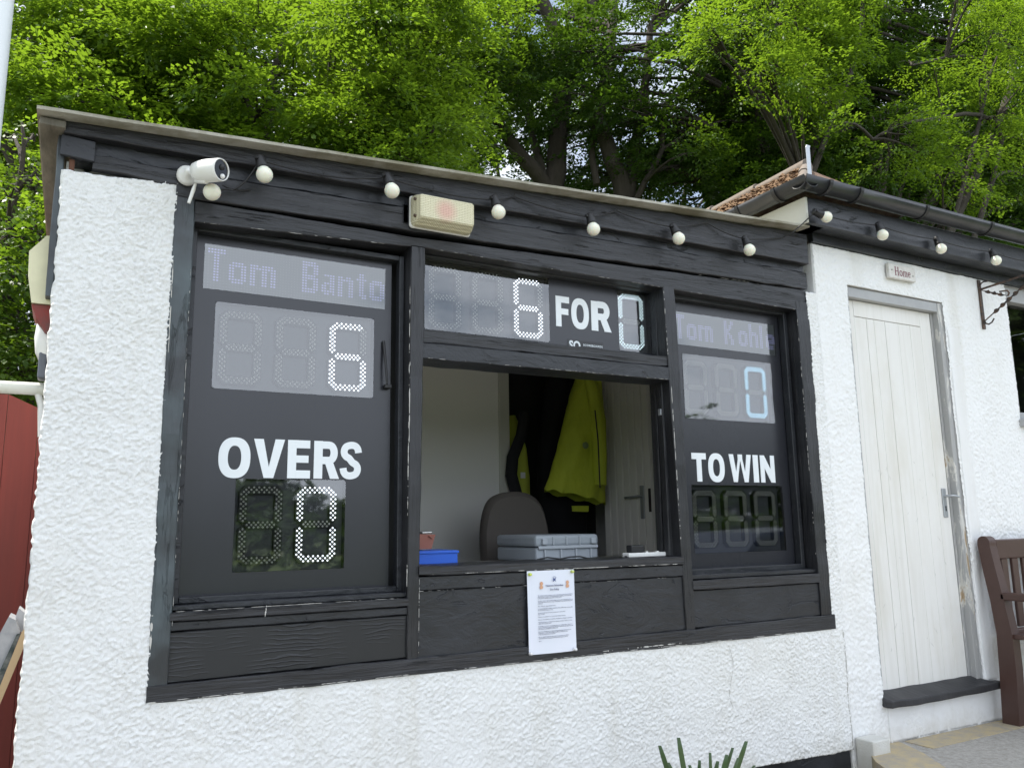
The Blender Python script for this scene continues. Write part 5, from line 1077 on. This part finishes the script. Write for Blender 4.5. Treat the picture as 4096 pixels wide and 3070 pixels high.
tree('beech_tree', 'long lime green boughs drooping at the top right above the pavilion gutter', E1,
     [([E1, (10.6, 4.8, 1.8), W(4050, 300, 4.8), W(3850, 60, 4.5), W(3800, -200, 4.5)], .10, .03), ([(10.6, 4.7, 1.2), W(4000, 560, 4.6), W(3700, 480, 4.4), W(3480, 560, 4.3)], .06, .015), ([(10.6, 4.7, 1.8), W(3950, 320, 4.5), W(3650, 260, 4.4)], .05, .015)],
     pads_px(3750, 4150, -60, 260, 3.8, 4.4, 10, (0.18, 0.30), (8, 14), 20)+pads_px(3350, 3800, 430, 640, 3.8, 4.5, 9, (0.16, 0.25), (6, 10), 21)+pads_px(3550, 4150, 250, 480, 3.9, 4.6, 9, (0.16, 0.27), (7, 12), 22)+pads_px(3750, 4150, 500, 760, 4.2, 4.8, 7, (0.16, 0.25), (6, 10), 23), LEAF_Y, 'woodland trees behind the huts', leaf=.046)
# left edge: leaning trunk and shrubbery
L0 = gbase(.25, 8.0)
tree('pine_tree', 'dark tree with a leaning brown trunk at the far left behind the white pole', L0,
     [([L0, W(245, 900, 7.6), W(190, 560, 7.6), W(140, 380, 7.6), W(90, 260, 7.6), W(10, 180, 7.5)], .17, .12), ([W(120, 300, 7.6), W(130, 120, 7.6), W(100, -60, 7.6)], .05, .03), ([W(120, 780, 7.2), W(60, 620, 7.2), W(-40, 480, 7.2)], .11, .07)],
     pads_px(-200, 330, -250, 60, 7.6, 9.5, 9, (.5, .8), (10, 18), 24)+pads_px(60, 330, 130, 330, 8.5, 9.5, 4, (.35, .5), (8, 12), 25), LEAF_D, 'woodland trees behind the huts', leaf=.05)
S0 = gbase(-.4, 5.2)
tree('shrub', 'mass of dark green shrub leaves in the gap left of the hut', S0,
     [([S0, (-.4, 5.2, .2), (-.3, 5.2, 1.8)], .08, .03)],
     pads_px(-250, 260, 850, 1750, 4.0, 6.5, 34, (.35, .6), (14, 24), 26)+pads_px(-250, 230, 640, 900, 5, 6.4, 8, (.3, .5), (10, 16), 27), LEAF_G, leaf=.050, cat='shrub')
S1 = gbase(-.9, 4.0)
tree('beech_tree', 'small bright green sapling leaves beside the left end of the roof', S1,
     [([S1, (-.8, 4.0, .5), W(60, 760, 3.8), W(100, 500, 3.8)], .04, .01)],
     pads_px(20, 180, 450, 1000, 3.5, 4.2, 9, (.16, .28), (4, 8), 28), LEAF_Y, leaf=.042)
K0 = gbase(12.2, 6.2)
tree('dark_shrub', 'low dark evergreen thicket between the pavilion roof and the tall trees', K0, [([K0, (12.2, 6.2, 1), (12.1, 6.2, 2.5)], .1, .04)],
     pads_px(3450, 4300, 420, 980, 5.6, 6.8, 44, (.5, .8), (22, 30), 60), LEAF_D, leaf=.06, cat='shrub')
L1 = gbase(-.9, 10.5)
tree('dark_tree', 'dark tree filling the far left edge behind the leaning trunk', L1, [([L1, (-.9, 10.5, 3), (-.8, 10.5, 7)], .2, .06)],
     pads_px(-400, 330, 100, 1000, 9.5, 12, 34, (.6, .9), (16, 24), 61), LEAF_G, leaf=.06)
# far wood closing the view
FW = pads_box(-8, 26, 14, 19, .5, 5.2, 70, (.8, 1.4), (14, 22), 30)+pads_box(-4, 26, 15, 20, 5, 9.5, 30, (.8, 1.2), (10, 16), 31)
V, Fq, ti = crown_mesh(FW, np.array([8, 24.0]), .11, 1.0, size=1.9)
tag(npmesh('far_woodland', V, Fq, LEAF_Y, None, False, ti), 'hazy green mass of woodland further up the bank', kind='stuff')
ft = MB()
for i in range(26):
    x = -4+i*1.15+random.uniform(-.4, .4); y = random.uniform(12.5, 16); limb(ft, [(x, y, gz(x, y)-.2), (x+random.uniform(-.4, .4), y, 3.5), (x+random.uniform(-.9, .9), y, 7), (x+random.uniform(-1.3, 1.3), y, 10)], random.uniform(.08, .17), .04, 7)
tag(obj('far_trunks', ft, BARK), 'thin dark trunks of the far wood seen between the nearer trees', kind='stuff')
# what the display windows mirror: hedge, trees across the field, a parked car
HG = pads_box(-14, 36, -20.5, -19.2, GZ+.1, GZ+1.9, 170, (.7, 1.0), (6, 9), 40)+pads_box(19, 40, -24, -21, GZ+.5, GZ+5.6, 210, (.9, 1.2), (11, 15), 41)  # dark foliage added out of view so the lower displays mirror dark
V, Fq, ti = crown_mesh(HG, np.array([8, -20.0]), .14, 1.0, size=1.6)
tag(npmesh('added_hedge', V, Fq, LEAF_D, None, False, ti), 'long dark hedge out of view, there to darken the lower display reflections', 'added_hedge')
for i, (x, y, h, r_) in enumerate([(-16, -42, 3.4, 3.0), (2, -48, 3.2, 2.2), (9, -44, 4.6, 1.4), (15, -46, 3.4, 3.0), (24, -30, 5.2, 3.0), (32, -36, 7.0, 3.6), (30, -13.5, 11.5, 4.2), (50, -34, 7.5, 4.0)]):
    b = (x, y, GZ); pd = [((x+random.gauss(0, r_*.45), y+random.gauss(0, r_*.4), GZ+h*(.35+.6*random.random())), 1.4, 9) for _ in range(60 if h > 10 else 34)]
    tree('field_tree', ['squat', 'low rounded', 'slim', 'broad', 'wide', 'high crowned', 'tallest', 'dense spreading'][i]+' green tree on the far side of the field, mirrored in the score boards', b, [([b, (x, y, GZ+h*.5), (x, y, GZ+h*.8)], .3, .1)], pd, LEAF_D, 'trees across the field', leaf=.28, twigs=False, size=2.2)
car = thing('parked_car', 'dark blue parked car mirrored in the lower display of the TO WIN board', 'car', (9.6, -6.6, GZ))
CARP = simple('dark_blue_car_paint', (.01, .018, .04), .2, Metallic=.5); CG = simple('car_glass', (.01, .012, .014), .05)
pr1 = [(-2.15, .32), (-2.18, .62), (-2.05, .86), (-1.25, .98), (-.55, 1.44), (.95, 1.50), (1.75, 1.06), (2.12, .95), (2.2, .55), (2.12, .32)]
def carshell(pl, hw, k, y0=-6.6, x0=9.6):
    n = len(pl); v = []
    for s_ in (-1, 1):
        for f_ in (1.0,):
            for a, b in pl: v.append((x0+a, y0+s_*hw*(1-(max(0, b-.9))*k), GZ+b))
    return MB().add(v, [tuple(range(n)), tuple(range(2*n-1, n-1, -1))]+[((i+1) % n, i, i+n, (i+1) % n+n) for i in range(n)])
obj('body', carshell(pr1, .88, .30), CARP, car); obj('side_glass', carshell([(-1.1, .98), (-.5, 1.38), (.90, 1.43), (1.5, 1.04)], .892, .30), CG, car)
for a in (-1.35, 1.35):
    for s_ in (-1, 1): wq = obj('wheel', MB().lathe([(0, -.1), (.30, -.1), (.33, -.07), (.33, .07), (.30, .1), (0, .1)], Matrix.Translation((9.6+a, -6.6+s_*.80, GZ+.335)) @ AX, 20), RUBBER, car); obj('rim', MB().lathe([(.20, s_*-.103), (.19, s_*-.108), (0, s_*-.104)], Matrix.Translation((9.6+a, -6.6+s_*.80, GZ+.335)) @ AX, 16), STEEL, wq)
